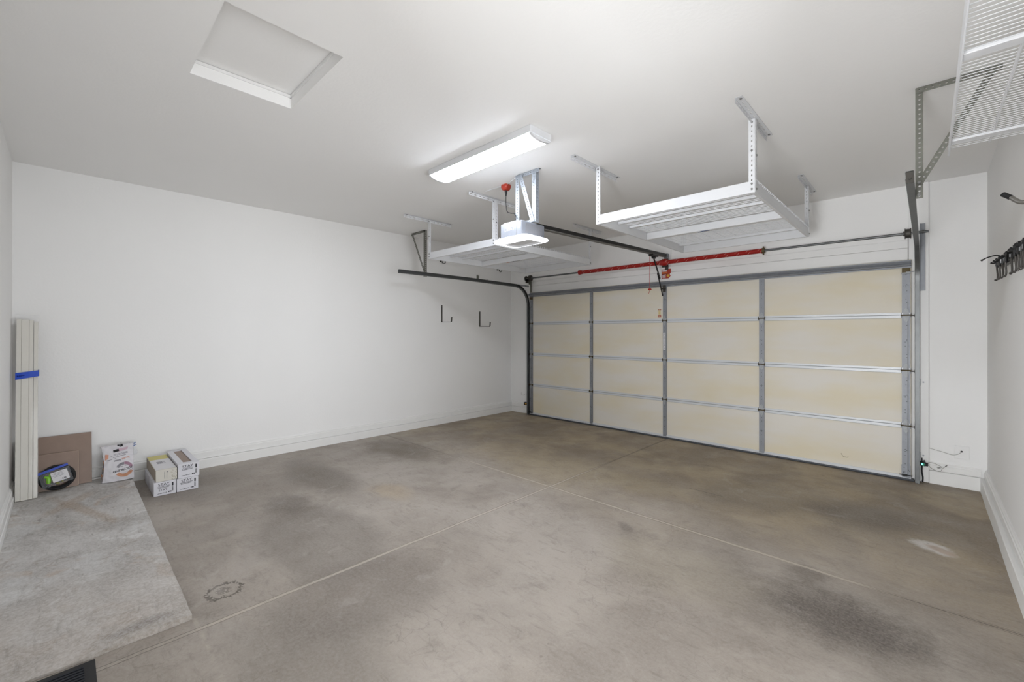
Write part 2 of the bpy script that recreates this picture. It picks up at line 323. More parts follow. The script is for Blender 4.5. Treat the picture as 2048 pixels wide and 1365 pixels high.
# ---------------------------------------------------------------- mesh builder
class MB:
    def __init__(s): s.v = []; s.f = []; s.mi = []; s.m = 0
    def quad(s, *p):
        i = len(s.v); s.v += [tuple(q) for q in p]; s.f.append(tuple(range(i, i + len(p)))); s.mi.append(s.m); return s
    def box(s, a, b):
        x0, y0, z0 = (min(a[i], b[i]) for i in range(3)); x1, y1, z1 = (max(a[i], b[i]) for i in range(3))
        i = len(s.v)
        s.v += [(x0, y0, z0), (x1, y0, z0), (x1, y1, z0), (x0, y1, z0), (x0, y0, z1), (x1, y0, z1), (x1, y1, z1), (x0, y1, z1)]
        for f in ((3, 2, 1, 0), (4, 5, 6, 7), (0, 1, 5, 4), (1, 2, 6, 5), (2, 3, 7, 6), (3, 0, 4, 7)):
            s.f.append(tuple(i + k for k in f)); s.mi.append(s.m)
        return s
    def obox(s, c, ux, uy, uz, hx, hy, hz):
        c, ux, uy, uz = Vector(c), Vector(ux).normalized() * hx, Vector(uy).normalized() * hy, Vector(uz).normalized() * hz
        i = len(s.v)
        for sx, sy, sz in ((-1, -1, -1), (1, -1, -1), (1, 1, -1), (-1, 1, -1), (-1, -1, 1), (1, -1, 1), (1, 1, 1), (-1, 1, 1)):
            s.v.append(tuple(c + ux * sx + uy * sy + uz * sz))
        for f in ((3, 2, 1, 0), (4, 5, 6, 7), (0, 1, 5, 4), (1, 2, 6, 5), (2, 3, 7, 6), (3, 0, 4, 7)):
            s.f.append(tuple(i + k for k in f)); s.mi.append(s.m)
        return s
    def bar(s, p, q, wd, th, up=(0, 0, 1)):
        p, q = Vector(p), Vector(q); d = (q - p).normalized(); sd = d.cross(Vector(up))
        if sd.length < 1e-4: sd = d.cross(Vector((1, 0, 0)))
        sd.normalize(); u = sd.cross(d)
        return s.obox((p + q) / 2, d, sd, u, (q - p).length / 2, wd / 2, th / 2)
    def tube(s, pts, r, n=8, closed=False):
        pts = [Vector(p) for p in pts]; m = len(pts); rings = []
        prev = None
        for i, p in enumerate(pts):
            if closed: t = pts[(i + 1) % m] - pts[i - 1]
            else: t = pts[min(i + 1, m - 1)] - pts[max(i - 1, 0)]
            t.normalize()
            if prev is None:
                a = Vector((0, 0, 1)) if abs(t.z) < 0.9 else Vector((1, 0, 0)); u = t.cross(a).normalized()
            else:
                u = (prev - t * prev.dot(t)); u = u.normalized() if u.length > 1e-6 else t.orthogonal().normalized()
            prev = u; v = t.cross(u); rr = r[i] if isinstance(r, (list, tuple)) else r
            base = len(s.v)
            for k in range(n):
                a = 2 * PI * k / n; s.v.append(tuple(p + (u * math.cos(a) + v * math.sin(a)) * rr))
            rings.append(base)
        for i in range(m if closed else m - 1):
            a, b = rings[i], rings[(i + 1) % m]
            for k in range(n):
                s.f.append((a + k, a + (k + 1) % n, b + (k + 1) % n, b + k)); s.mi.append(s.m)
        if not closed:
            s.f.append(tuple(rings[0] + k for k in reversed(range(n)))); s.mi.append(s.m)
            s.f.append(tuple(rings[-1] + k for k in range(n))); s.mi.append(s.m)
        return s
    def cyl(s, p, q, r, n=16): return s.tube([p, q], r, n)
    def sweep(s, pts, prof, B):
        # closed profile [(b, n)] swept along pts; b along the constant binormal B, n along the in-plane normal
        pts = [Vector(p) for p in pts]; B = Vector(B).normalized(); k = len(prof); base0 = len(s.v)
        for i, p in enumerate(pts):
            t = (pts[min(i + 1, len(pts) - 1)] - pts[max(i - 1, 0)]).normalized(); N = B.cross(t)
            for (b, nn) in prof: s.v.append(tuple(p + B * b + N * nn))
        for i in range(len(pts) - 1):
            a = base0 + i * k; c = a + k
            for j in range(k): s.f.append((a + j, a + (j + 1) % k, c + (j + 1) % k, c + j)); s.mi.append(s.m)
        s.f.append(tuple(base0 + j for j in reversed(range(k)))); s.mi.append(s.m)
        e = base0 + (len(pts) - 1) * k; s.f.append(tuple(e + j for j in range(k))); s.mi.append(s.m)
        return s
    def perf(s, o, dl, dw, L, W, pitch, r, th=0.002, slot=1.0, margin=None):
        # perforated strip: real holes, corner o, length dir dl, width dir dw
        o, dl, dw = Vector(o), Vector(dl).normalized(), Vector(dw).normalized(); nn = dl.cross(dw) * th
        nc = max(1, int(round(L / pitch))); p = L / nc
        for c in range(nc):
            cx = (c + .5) * p; cy = W / 2
            outer = [(cx + p / 2, cy), (cx + p / 2, W), (cx, W), (cx - p / 2, W), (cx - p / 2, cy), (cx - p / 2, 0), (cx, 0), (cx + p / 2, 0)]
            inner = [(cx + r * slot * math.cos(PI / 4 * k), cy + r * math.sin(PI / 4 * k)) for k in range(8)]
            i = len(s.v)
            for side in (0, 1):
                for (a, b) in outer + inner: s.v.append(tuple(o + dl * a + dw * b + nn * side))
            for k in range(8):
                k2 = (k + 1) % 8
                s.f.append((i + k2, i + k, i + 8 + k, i + 8 + k2)); s.mi.append(s.m)
                s.f.append((i + 16 + k, i + 16 + k2, i + 24 + k2, i + 24 + k)); s.mi.append(s.m)
                s.f.append((i + 8 + k2, i + 8 + k, i + 24 + k, i + 24 + k2)); s.mi.append(s.m)
            for (a, b) in ((1, 2), (2, 3), (5, 6), (6, 7)):
                s.f.append((i + a, i + b, i + 16 + b, i + 16 + a)); s.mi.append(s.m)
            if c == 0:
                for (a, b) in ((3, 4), (4, 5)): s.f.append((i + a, i + b, i + 16 + b, i + 16 + a)); s.mi.append(s.m)
            if c == nc - 1:
                for (a, b) in ((7, 0), (0, 1)): s.f.append((i + a, i + b, i + 16 + b, i + 16 + a)); s.mi.append(s.m)
        return s
    def angle(s, o, dl, d1, d2, L, W1, W2, pitch, r, th=0.002):
        s.perf(o, dl, d1, L, W1, pitch, r, th); s.perf(o, dl, d2, L, W2, pitch, r, th); return s
    def loft(s, rings, cap0=True, cap1=True):
        k = len(rings[0]); base = len(s.v)
        for r_ in rings: s.v += [tuple(p) for p in r_]
        for i in range(len(rings) - 1):
            a = base + i * k
            for j in range(k): s.f.append((a + j, a + (j + 1) % k, a + k + (j + 1) % k, a + k + j)); s.mi.append(s.m)
        if cap0: s.f.append(tuple(base + j for j in reversed(range(k)))); s.mi.append(s.m)
        if cap1: s.f.append(tuple(base + (len(rings) - 1) * k + j for j in range(k))); s.mi.append(s.m)
        return s
    def disc(s, c, nrm, r, n=8, h=0.001):
        c = Vector(c); nrm = Vector(nrm).normalized(); return s.tube([c - nrm * h, c + nrm * h], r, n)
    def build(s, name, mats, parent=None, smooth=False, bevel=0, segs=2):
        me = bpy.data.meshes.new(name)
        if not isinstance(mats, (list, tuple)): mats = [mats]
        off = Vector((0, 0, 0))
        o = bpy.data.objects.new(name, me)
        if parent is not None:
            off = parent.location.copy(); o.parent = parent
        me.from_pydata([tuple(Vector(v) - off) for v in s.v], [], s.f)
        for m in mats: me.materials.append(m)
        for p, i in zip(me.polygons, s.mi): p.material_index = i
        bm = bmesh.new(); bm.from_mesh(me); bmesh.ops.remove_doubles(bm, verts=bm.verts, dist=1e-6); bmesh.ops.recalc_face_normals(bm, faces=bm.faces); bm.to_mesh(me); bm.free()
        if smooth:
            for p in me.polygons: p.use_smooth = True
            try: me.set_sharp_from_angle(angle=R(38))
            except Exception: pass
        col.objects.link(o)
        if bevel:
            b = o.modifiers.new('bevel', 'BEVEL'); b.width = bevel; b.segments = segs; b.limit_method = 'ANGLE'
        return o

def each(n, mats, parent, *makers, **k):
    # one object per small piece of hardware
    for f in makers: b_ = MB(); f(b_); b_.build(n, mats, parent, **k)
def tag(o, label=None, cat=None, group=None, kind=None):
    if label: o['label'] = label
    if cat: o['category'] = cat
    if group: o['group'] = group
    if kind: o['kind'] = kind
    return o
def thing(name, loc, label, cat, group=None):
    o = bpy.data.objects.new(name, None); o.empty_display_size = 0.05; o.location = loc; col.objects.link(o)
    return tag(o, label, cat, group)
def structure(o, label=None): o['kind'] = 'structure'; 
def kids(o): return [c for c in bpy.data.objects if c.parent == o]
def dup(o, delta, label=None, parent=None):
    c = o.copy(); col.objects.link(c)
    if parent is None: c.location = o.location + Vector(delta)
    else: c.parent = parent
    if label: c['label'] = label
    for k in kids(o): dup(k, (0, 0, 0), None, c)
    return c
def text(body, size, o, right, up, material, parent=None, name='lettering', depth=0.0004, warp=None, align='CENTER', bold=0.0):
    cu = bpy.data.curves.new('t', 'FONT'); cu.body = body; cu.size = size; cu.align_x = align; cu.align_y = 'CENTER'
    cu.extrude = depth; cu.offset = bold; cu.resolution_u = 3
    t = bpy.data.objects.new('t', cu); col.objects.link(t)
    bpy.context.view_layer.update()
    me = bpy.data.meshes.new_from_object(t.evaluated_get(bpy.context.evaluated_depsgraph_get()))
    bpy.data.objects.remove(t); bpy.data.curves.remove(cu)
    r_, u_ = Vector(right).normalized(), Vector(up).normalized(); n_ = r_.cross(u_)
    off = parent.location if parent is not None else Vector((0, 0, 0))
    for v in me.vertices:
        p = Vector(o) + r_ * v.co.x + u_ * v.co.y + n_ * v.co.z
        if warp: p = warp(p)
        v.co = p - off
    me.materials.clear(); me.materials.append(material); me.name = name
    ob = bpy.data.objects.new(name, me); col.objects.link(ob)
    if parent is not None: ob.parent = parent
    return ob

# ================================================================ the room
T = 0.12
def wall(name, a, b, m='wall'):
    o = MB().box(a, b).build(name, M[m]); structure(o); return o
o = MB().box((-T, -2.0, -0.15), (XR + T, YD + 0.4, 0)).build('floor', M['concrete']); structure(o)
HX0, HX1, HY0, HY1, HZ = 2.585, 3.33, 0.786, 1.315, H + 0.085       # attic hatch opening
b = MB(); zc = H + 0.12
b.box((-T, -2.0, H), (HX0, YD + T, zc)); b.box((HX1, -2.0, H), (XR + T, YD + T, zc))
b.box((HX0, -2.0, H), (HX1, HY0, zc)); b.box((HX0, HY1, H), (HX1, YD + T, zc))
o = b.build('ceiling', M['ceiling']); structure(o)
wall('wall_left', (-T, -T, 0), (0, YD + T, H))
b = MB(); b.box((XR, -2.0, 0), (XR + T, 0.70, H)); b.box((XR, 2.40, 0), (XR + T, YD + T, H)); b.box((XR, 0.70, 2.12), (XR + T, 2.40, H))  # unseen opening added to let the side fill lamp in
o = b.build('wall_right', M['wall']); structure(o)
# back wall with an unseen doorway opening, added to let fill light in
b = MB(); b.box((0, -T, 0), (4.45, 0, H)); b.box((4.45, -T, 2.1), (5.45, 0, H)); b.box((5.45, -T, 0), (XR, 0, H))
o = b.build('wall_back', M['wall']); structure(o)
# hallway shell behind the doorway
b = MB(); b.box((4.33, -2.0, 0), (4.45, -T, H)); b.box((4.33, -2.12, 0), (XR + T, -2.0, H))
o = b.build('wall_hallway', M['wall']); structure(o)
# garage door wall: opening behind the door
DX0, DX1, DZ = 0.50, 5.46, 2.10
b = MB(); b.box((0, YD, 0), (DX0, YD + T, H)); b.box((DX1, YD, 0), (XR, YD + T, H)); b.box((DX0, YD, DZ), (DX1, YD + T, H))
o = b.build('wall_front', M['wall']); structure(o)

# trim boards round the garage door
def trim(i, a, b_):
    o = MB().box(a, b_).build('trim_%d' % i, M['trim'], bevel=0.003); structure(o)
trim(1, (5.405, 5.990, 0.004), (5.547, YD, H - 0.002))
trim(2, (0.37, 5.998, 0.004), (0.505, YD, 2.262))
trim(3, (0.505, 6.000, 2.03), (5.405, YD, 2.255))
trim(4, (0.505, 6.010, 2.258), (5.405, YD, 2.335))
trim(5, (2.90, 6.008, 2.337), (3.033, YD, H - 0.002))

# baseboards: painted stem below, moulded board above
def base(name, p, q, nrm, zl=0.095, zt=0.19, t1=0.045, t2=0.02, z0=0.0, gap=0.0025):
    p, q, nn = Vector(p), Vector(q), Vector(nrm); L = (q - p)
    prof = [(0, z0), (t1, z0), (t1, zl - 0.004), (t1 - 0.004, zl), (0.004, zl), (0.004, zl + gap), (t2, zl + gap), (t2, zt - 0.028), (t2 - 0.006, zt - 0.022), (t2 - 0.006, zt - 0.012), (t2 - 0.013, zt - 0.004), (t2 - 0.014, zt), (0, zt)]
    b = MB(); rings = []
    N = max(2, int(L.length / 0.08))
    for i in range(N + 1):
        c = p + L * i / N; wob = noise.noise(Vector((c.x * 3, c.y * 3, 0))) * 0.003
        rings.append([tuple(c + nn * (a + (wob if (zz < zl and a > .03) else 0)) + Vector((0, 0, zz))) for a, zz in prof])
    b.loft(rings); o = b.build(name, M['stem']); structure(o); return o
base('baseboard_left', (0, 0.026, 0), (0, YD, 0), (1, 0, 0))
base('baseboard_right', (XR, YD, 0), (XR, 2.40, 0), (-1, 0, 0), zl=0.12, zt=0.20)
base('baseboard_back', (4.40, 0, 0), (0, 0, 0), (0, 1, 0), zl=0.12, zt=0.19, t1=0.026, t2=0.018)
base('baseboard_front', (XR - 0.04, YD, 0), (5.549, YD, 0), (0, -1, 0), zl=0.122, zt=0.20, t1=0.024, t2=0.022, gap=0.006)
base('baseboard_corner', (0.37, YD, 0), (0.046, YD, 0), (0, -1, 0), zl=0.095, zt=0.19, t1=0.024, t2=0.022, gap=0.006)

# attic hatch
b = MB(); b.box((HX0 + 0.002, HY0 + 0.002, HZ), (HX1 - 0.002, HY1 - 0.002, HZ + 0.018)); 
o = b.build('attic_hatch', M['ceiling'], bevel=0.001); tag(o, 'white square attic access panel recessed in the ceiling', 'hatch')
b = MB()
for (a, c) in (((HX0, HY0, HZ - 0.02), (HX0 + 0.008, HY1, HZ - 0.003)), ((HX1 - 0.008, HY0, HZ - 0.02), (HX1, HY1, HZ - 0.003)), ((HX0, HY1 - 0.008, HZ - 0.02), (HX1, HY1, HZ - 0.003)), ((HX0, HY0, HZ - 0.02), (HX1, HY0 + 0.008, HZ - 0.003))): b.box(a, c)
b.build('trim_6', M['trim']); structure(bpy.data.objects['trim_6'])

# concrete ramp along the back wall
def ramp_z(x, y=0.0):
    e = 0.012 + 0.020 * max(0, min(1, (y - 0.30) / 0.30))
    return 0.085 - (0.085 - e) * max(0, min(1, x / 2.9))
b = MB(); nx, ny = 60, 10; vs = []
for i in range(nx + 1):
    for j in range(ny + 1):
        x = 0.046 + (2.905 - 0.046) * i / nx; y = 0.0265 + (0.742 - 0.0265) * j / ny
        e = 0.003 * noise.noise(Vector((x * 2.5, y * 2.5, 0)))
        if j == ny: y += 0.004 * noise.noise(Vector((x * 9, 0, 3)))
        if i == nx: x += 0.02 * noise.noise(Vector((0, y * 4, 5)))
        z = ramp_z(x, y) + e * (0 if x > 2.8 else 1)
        if j == ny: z -= 0.006
        vs.append((x, y, max(z, 0.004)))
b.v = vs; W1 = ny + 1
for i in range(nx):
    for j in range(ny): b.f.append((i * W1 + j, (i + 1) * W1 + j, (i + 1) * W1 + j + 1, i * W1 + j + 1)); b.mi.append(0)
base_i = len(b.v)
edge = [i * W1 + ny for i in range(nx + 1)] + [nx * W1 + j for j in range(ny - 1, -1, -1)] + [i * W1 for i in range(nx - 1, -1, -1)] + [j for j in range(1, ny)]
for e in edge: x, y, z = b.v[e]; b.v.append((x, y, 0.0005))
k = len(edge)
for q in range(k): b.f.append((edge[q], edge[(q + 1) % k], base_i + (q + 1) % k, base_i + q)); b.mi.append(0)
o = b.build('concrete_ramp', M['ramp'], smooth=True); tag(o, 'pale raised concrete ramp along the back wall under the planks', 'ramp')

# ================================================================ LED wraparound light
t = thing('ceiling_light', (2.965, 2.645, H), 'long white LED wraparound fixture glowing on the ceiling', 'ceiling light')
x0, x1, y0, y1 = 2.365, 3.565, 2.53, 2.76
MB().box((x0, y0, H - 0.052), (x1, y1, H - 0.0005)).build('housing', M['enamel'], t, bevel=0.004)
prof = []
for i in range(13):
    a = i / 12; yy = y0 + 0.004 + (y1 - y0 - 0.008) * a
    prof.append((yy, H - 0.0525 - 0.026 * math.sin(PI * a) ** 0.6))
b = MB(); ring0 = [(x0 + 0.022, yy, zz) for yy, zz in prof]; ring1 = [(x1 - 0.022, yy, zz) for yy, zz in prof]
b.loft([ring0, ring1]); b.build('diffuser', M['led'], t, smooth=True)
for xa, xb in ((x0, x0 + 0.021), (x1 - 0.021, x1)):
    b = MB(); pr = [(yy, zz - 0.003) for yy, zz in prof]
    b.loft([[(xa, yy, zz) for yy, zz in pr], [(xb, yy, zz) for yy, zz in pr]]); b.build('end_cap', M['enamel'], t)

# ================================================================ overhead racks
def rack(x0, x1, label, brand):
    y0, y1 = 3.50, 5.335; zb, zt = 2.365, 2.445
    t = thing('overhead_storage_rack', ((x0 + x1) / 2, (y0 + y1) / 2, H), label, 'storage rack', 'white ceiling storage racks')
    e = M['enamel']
    MB().box((x0, y0, zb), (x1, y0 + 0.022, zt)).build('frame_beam', e, t, bevel=0.003)
    MB().box((x0, y1 - 0.022, zb), (x1, y1, zt)).build('frame_beam', e, t, bevel=0.003)
    for xa in (x0, x1 - 0.022):
        MB().box((xa, y0 + 0.023, zb), (xa + 0.022, y1 - 0.023, zt)).build('side_beam', e, t, bevel=0.003)
    ym = 4.41
    cb = MB().box((x0 + 0.023, ym - 0.03, zb + 0.004), (x1 - 0.023, ym + 0.03, zt - 0.008)).build('cross_beam', e, t, bevel=0.006)
    # stickers on the cross beam underside
    xs = x0 + (x1 - x0) * brand[0]
    b = MB(); b.box((xs, ym - 0.024, zb + 0.002), (xs + 0.10, ym + 0.024, zb + 0.0035)); b.build('sticker', M['label'], cb_parent(cb))
    # wire decks: two panels
    for (ya, yb) in ((y0 + 0.024, ym - 0.031), (ym + 0.031, y1 - 0.024)):
        b = MB(); n = int((yb - ya) / 0.040)
        for i in range(n + 1):
            y = ya + (yb - ya) * i / n
            b.cyl((x0 - 0.004, y, zt + 0.003), (x1 + 0.004, y, zt + 0.003), 0.0034, 6)
            for xe, sgn in ((x0 - 0.004, 1), (x1 + 0.004, -1)): b.tube([(xe, y, zt + 0.003), (xe + sgn * 0.002, y, zt + 0.012), (xe + sgn * 0.014, y, zt + 0.016)], 0.0034, 5)
        m = 11
        for i in range(m):
            x = x0 + 0.06 + (x1 - x0 - 0.12) * i / (m - 1)
            b.cyl((x, ya, zt + 0.0075), (x, yb, zt + 0.0078), 0.0026, 6)
        b.build('wire_deck', e, t)
        for fr in ((0.36, 0.60) if ya < ym - 0.1 else (0.12, 0.86)):
            y = ya + (yb - ya) * fr
            MB().box((x0 + 0.023, y - 0.012, zt - 0.024), (x1 - 0.023, y + 0.012, zt)).build('stiffener', e, t, bevel=0.004)
    # ceiling channels and posts
    pxs = (x0, x1)
    for px, sgn in ((x0, 1), (x1, -1)):
        for py, (ya, yb) in ((y0, (3.15, 3.87)), (y1, (4.94, 5.61))):
            b = MB()
            b.perf((px - 0.02, ya, H - 0.0025), (0, 1, 0), (1, 0, 0), yb - ya, 0.04, 0.06, 0.005, 0.002, 3.4)
            xw = px - 0.02 if sgn > 0 else px + 0.018
            b.perf((px - 0.02, ya, H - 0.036), (0, 1, 0), (0, 0, 1), yb - ya, 0.034, 0.06, 0.005, 0.002, 3.4)
            ch = b.build('ceiling_channel', e, t)
            for yy in (ya + 0.03, yb - 0.03): MB().disc((px + 0.005, yy, H - 0.006), (0, 0, 1), 0.008, 6, 0.003).build('screw', M['bolt'], ch)
            dy = 1 if py == y0 else -1
            b = MB(); yo = py - 0.003 * dy
            b.perf((px if sgn > 0 else px - 0.038, yo, zb + 0.002), (0, 0, 1), (1, 0, 0), H - 0.01 - zb, 0.038, 0.032, 0.0042, 0.002, 1.7)
            b.perf((px - 0.003 * sgn, py if dy > 0 else py - 0.038, zb + 0.002), (0, 0, 1), (0, 1, 0), H - 0.01 - zb, 0.038, 0.032, 0.0042, 0.002, 1.7)
            po = b.build('post', e, t)
            for zz in (zb + 0.025, zb + 0.06, H - 0.03, H - 0.22): MB().disc((px + sgn * 0.018, yo - 0.003 * dy, zz), (0, 1, 0), 0.007, 6, 0.003).build('bolt', M['bolt'], po)
            for zz in (zb + 0.025, zb + 0.25): MB().disc((px - 0.006 * sgn, py + dy * 0.018, zz), (1, 0, 0), 0.007, 6, 0.003).build('bolt', M['bolt'], po)
    return t, cb, zb, ym
def cb_parent(o): return o
# parts below a part need local coordinates of the part's parent chain: parts sit at their thing's origin
_build = MB.build
def build2(s, name, mats, parent=None, **k):
    if parent is not None and parent.type == 'MESH' and parent.parent is not None:
        root = parent.parent
        o = _build(s, name, mats, root, **k); o.parent = parent; return o
    return _build(s, name, mats, parent, **k)
MB.build = build2
rR, cR, zb, ym = rack(3.47, 4.705, 'white wire ceiling storage rack on the right of the opener rail, nearer the right wall', (0.42,))
rL, cL, _, _ = rack(0.99, 2.20, 'white wire ceiling storage rack left of the opener, behind its glowing lamp', (0.40,))
b = MB()
b.m = 0; b.box((4.02, ym - 0.026, zb + 0.001), (4.10, ym - 0.004, zb + 0.0025)); b.box((3.99, ym - 0.002, zb + 0.001), (4.035, ym + 0.002, zb + 0.0025)); b.box((3.99, ym + 0.006, zb + 0.001), (4.035, ym + 0.009, zb + 0.0025))
b.build('sticker_print', M['sticker_blue'], cR)
b = MB(); b.box((1.50, ym - 0.026, zb + 0.001), (1.56, ym - 0.010, zb + 0.0025)); b.build('sticker_print', M['sticker_orange'], cL)
b = MB(); b.box((1.565, ym - 0.02, zb + 0.001), (1.625, ym + 0.012, zb + 0.0025)); b.box((1.66, ym - 0.026, zb + 0.001), (1.75, ym - 0.02, zb + 0.0025)); b.build('sticker_print', M['ink_soft'], cL)

# ================================================================ garage door
dy_ = 5.955
dr = thing('sectional_garage_door', (2.98, dy_, 0), 'cream four-section overhead garage door with galvanized stiles, closed', 'garage door')
xs0, xs1 = 0.535, 5.425; SH = 0.534
stx = [(0.545, 0.60), (1.776, 1.826), (2.95, 3.0), (4.118, 4.172), (5.358, 5.418)]
for s_ in range(4):
    z0, z1 = 0.03 + s_ * SH if s_ == 0 else s_ * SH, (s_ + 1) * SH
    p = MB().box((xs0, dy_, z0), (xs1, dy_ + 0.04, z1 - 0.001)).build('door_section', M['door'], dr, bevel=0.002)
    b = MB()
    if s_ < 3:
        b.m = 0; b.box((xs0, dy_ - 0.006, z1 - 0.030), (xs1, dy_ + 0.001, z1 - 0.002))
        b.m = 1; b.box((xs0, dy_ - 0.0075, z1 - 0.004), (xs1, dy_ - 0.004, z1 - 0.0005)); b.box((xs0, dy_ - 0.002, z1 - 0.033), (xs1, dy_ + 0.001, z1 - 0.030))
    if s_ > 0:
        b.m = 0; b.box((xs0, dy_ - 0.006, z0 + 0.001), (xs1, dy_ + 0.001, z0 + 0.022))
    b.build('section_rail', [M['railwhite'], M['seam']], p)
    for i, (a, c) in enumerate(stx):
        b = MB(); zz0, zz1 = z0 + (0.02 if s_ else 0.0), z1 - 0.008
        b.m = 0; b.box((a, dy_ - 0.016, zz0), (c, dy_ - 0.0005, zz1))
        b.m = 1
        xm = (a + c) / 2; hs = [0.09, 0.12, 0.2, 0.24, 0.25, 0.26, 0.36, 0.4]
        for h_ in hs:
            b.disc((xm + rnd.choice((-0.006, 0, 0.006)) * (1 if i in (0, 4) else 0.4), dy_ - 0.0163, zz0 + h_ + 0.01), (0, 1, 0), 0.0035, 6, 0.0006)
        b.disc((xm - 0.014, dy_ - 0.0163, zz0 + 0.26), (0, 1, 0), 0.003, 6, 0.0006); b.disc((xm + 0.014, dy_ - 0.0163, zz0 + 0.26), (0, 1, 0), 0.003, 6, 0.0006)
        b.build('stile', [M['galv'], M['darkhole']], dr)
# hinges at every seam and stile
for s_ in range(1, 4):
    for i, (a, c) in enumerate(stx):
        z = s_ * SH - 0.004; xm = (a + c) / 2; hw = (c - a) / 2
        b = MB(); y = dy_ - 0.018
        b.m = 0
        # upper and lower tapered leaves
        for sg in (1, -1):
            pts = [(xm - hw * .8, z), (xm + hw * .8, z), (xm + hw * .55, z + sg * 0.05), (xm, z + sg * 0.07), (xm - hw * .55, z + sg * 0.05)]
            b.loft([[(px, y, pz) for px, pz in pts], [(px, y - 0.003, pz) for px, pz in pts]])
            b.disc((xm, y - 0.004, z + sg * 0.045), (0, 1, 0), 0.007, 8, 0.004)
        b.m = 1
        b.cyl((xm - hw - 0.008, y - 0.008, z), (xm + hw + 0.008, y - 0.008, z), 0.006, 8)
        for xx in (xm - hw - 0.006, xm + hw + 0.003):
            pts = [(y + 0.018, z + 0.028), (y - 0.016, z + 0.006), (y - 0.016, z - 0.006), (y + 0.018, z - 0.028)]
            b.loft([[(xx, py, pz) for py, pz in pts], [(xx + 0.003, py, pz) for py, pz in pts]])
        hg = b.build('hinge', [M['hinge'], M['rust']], dr)
        if i in (0, 4):
            sg = -1 if i == 0 else 1; xe = xm + sg * hw; xt = 0.524 if i == 0 else 5.452
            bb = MB(); bb.cyl((xe, y - 0.008, z - 0.006), (xt, y - 0.008, z - 0.006), 0.004, 8); bb.cyl((xt - 0.004, y - 0.008, z - 0.006), (xt + 0.004, y - 0.008, z - 0.006), 0.016, 14)
            bb.build('roller', M['drum'], hg)
# top strut, ribbed
b = MB(); zz = 2.092
prof = [(0, -0.034), (-0.004, -0.034), (-0.004, -0.022), (-0.05, -0.018), (-0.056, -0.006), (-0.042, 0.002), (-0.056, 0.010), (-0.05, 0.024), (-0.004, 0.028), (-0.004, 0.036), (0, 0.036), (0, 0.026), (-0.046, 0.021), (-0.051, 0.011), (-0.037, 0.002), (-0.051, -0.005), (-0.046, -0.015), (0, -0.02)]
prof = [(-0.003, -0.036), (-0.018, -0.036), (-0.018, -0.024), (-0.052, -0.020), (-0.058, -0.010), (-0.046, 0.0), (-0.058, 0.010), (-0.052, 0.020), (-0.018, 0.024), (-0.018, 0.036), (-0.003, 0.036)]
b.loft([[(xx, dy_ + py, zz + pz) for py, pz in prof] for xx in (xs0, xs1)])
b.build('strut', M['galv'], dr)
for side in (0, 1):
    xx = 0.575 if side == 0 else 5.388
    b = MB(); b.m = 0; b.box((xx - 0.03, dy_ - 0.035, 2.0), (xx + 0.03, dy_ - 0.017, 2.052)); b.m = 1; b.box((xx - 0.034, dy_ - 0.045, 1.996), (xx + 0.034, dy_ - 0.017, 2.008)); b.cyl((xx, dy_ - 0.04, 2.012), (xx + (0.06 if side else -0.048), dy_ - 0.04, 2.012), 0.004, 8)
    b.build('top_roller_bracket', [M['rust'], M['hinge']], dr)
    b = MB(); b.m = 0; b.box((xx - 0.033, dy_ - 0.019, 0.036), (xx + 0.033, dy_ - 0.0165, 0.15)); b.m = 1
    for q in range(14): b.disc((xx + rnd.uniform(-0.026, 0.026), dy_ - 0.0195, rnd.uniform(0.05, 0.14)), (0, 1, 0), 0.003, 6, 0.0006)
    b.cyl((xx - 0.05, dy_ - 0.03, 0.055), (xx + 0.045, dy_ - 0.03, 0.055), 0.004, 8); b.box((xx - 0.028, dy_ - 0.034, 0.045), (xx + 0.01, dy_ - 0.019, 0.062))
    b.build('bottom_bracket', [M['galv'], M['darkhole']], dr)
MB().box((xs0, dy_ - 0.012, 0.022), (xs1, dy_ + 0.03, 0.05)).build('bottom_retainer', M['railwhite'], dr, bevel=0.002)
b = MB(); b.sweep([(xs0 - 0.02, dy_ + 0.005, 0.0), (xs1 + 0.02, dy_ + 0.005, 0.0)], [(-0.024, 0.001), (0.024, 0.001), (0.03, 0.01), (0.02, 0.022), (-0.02, 0.022), (-0.03, 0.01)], (0, 1, 0))
b = MB(); pr = [(-0.018, 0.001), (0.03, 0.001), (0.034, 0.012), (0.028, 0.0215), (-0.02, 0.0215), (-0.024, 0.012)]
b.loft([[(xx, dy_ + py, pz) for py, pz in pr] for xx in (xs0 - 0.01, xs1 + 0.02)]); b.build('bottom_seal', M['seal'], dr)
# dent with torn skin
b = MB()
for (ax, az, bx, bz) in ((4.885, 0.165, 4.90, 0.135), (4.90, 0.135, 4.935, 0.130), (4.935, 0.130, 4.945, 0.140)): b.cyl((ax, dy_ - 0.0005, az), (bx, dy_ - 0.0005, bz), 0.0022, 5)
b.build('dent', M['tan_ink'], dr)
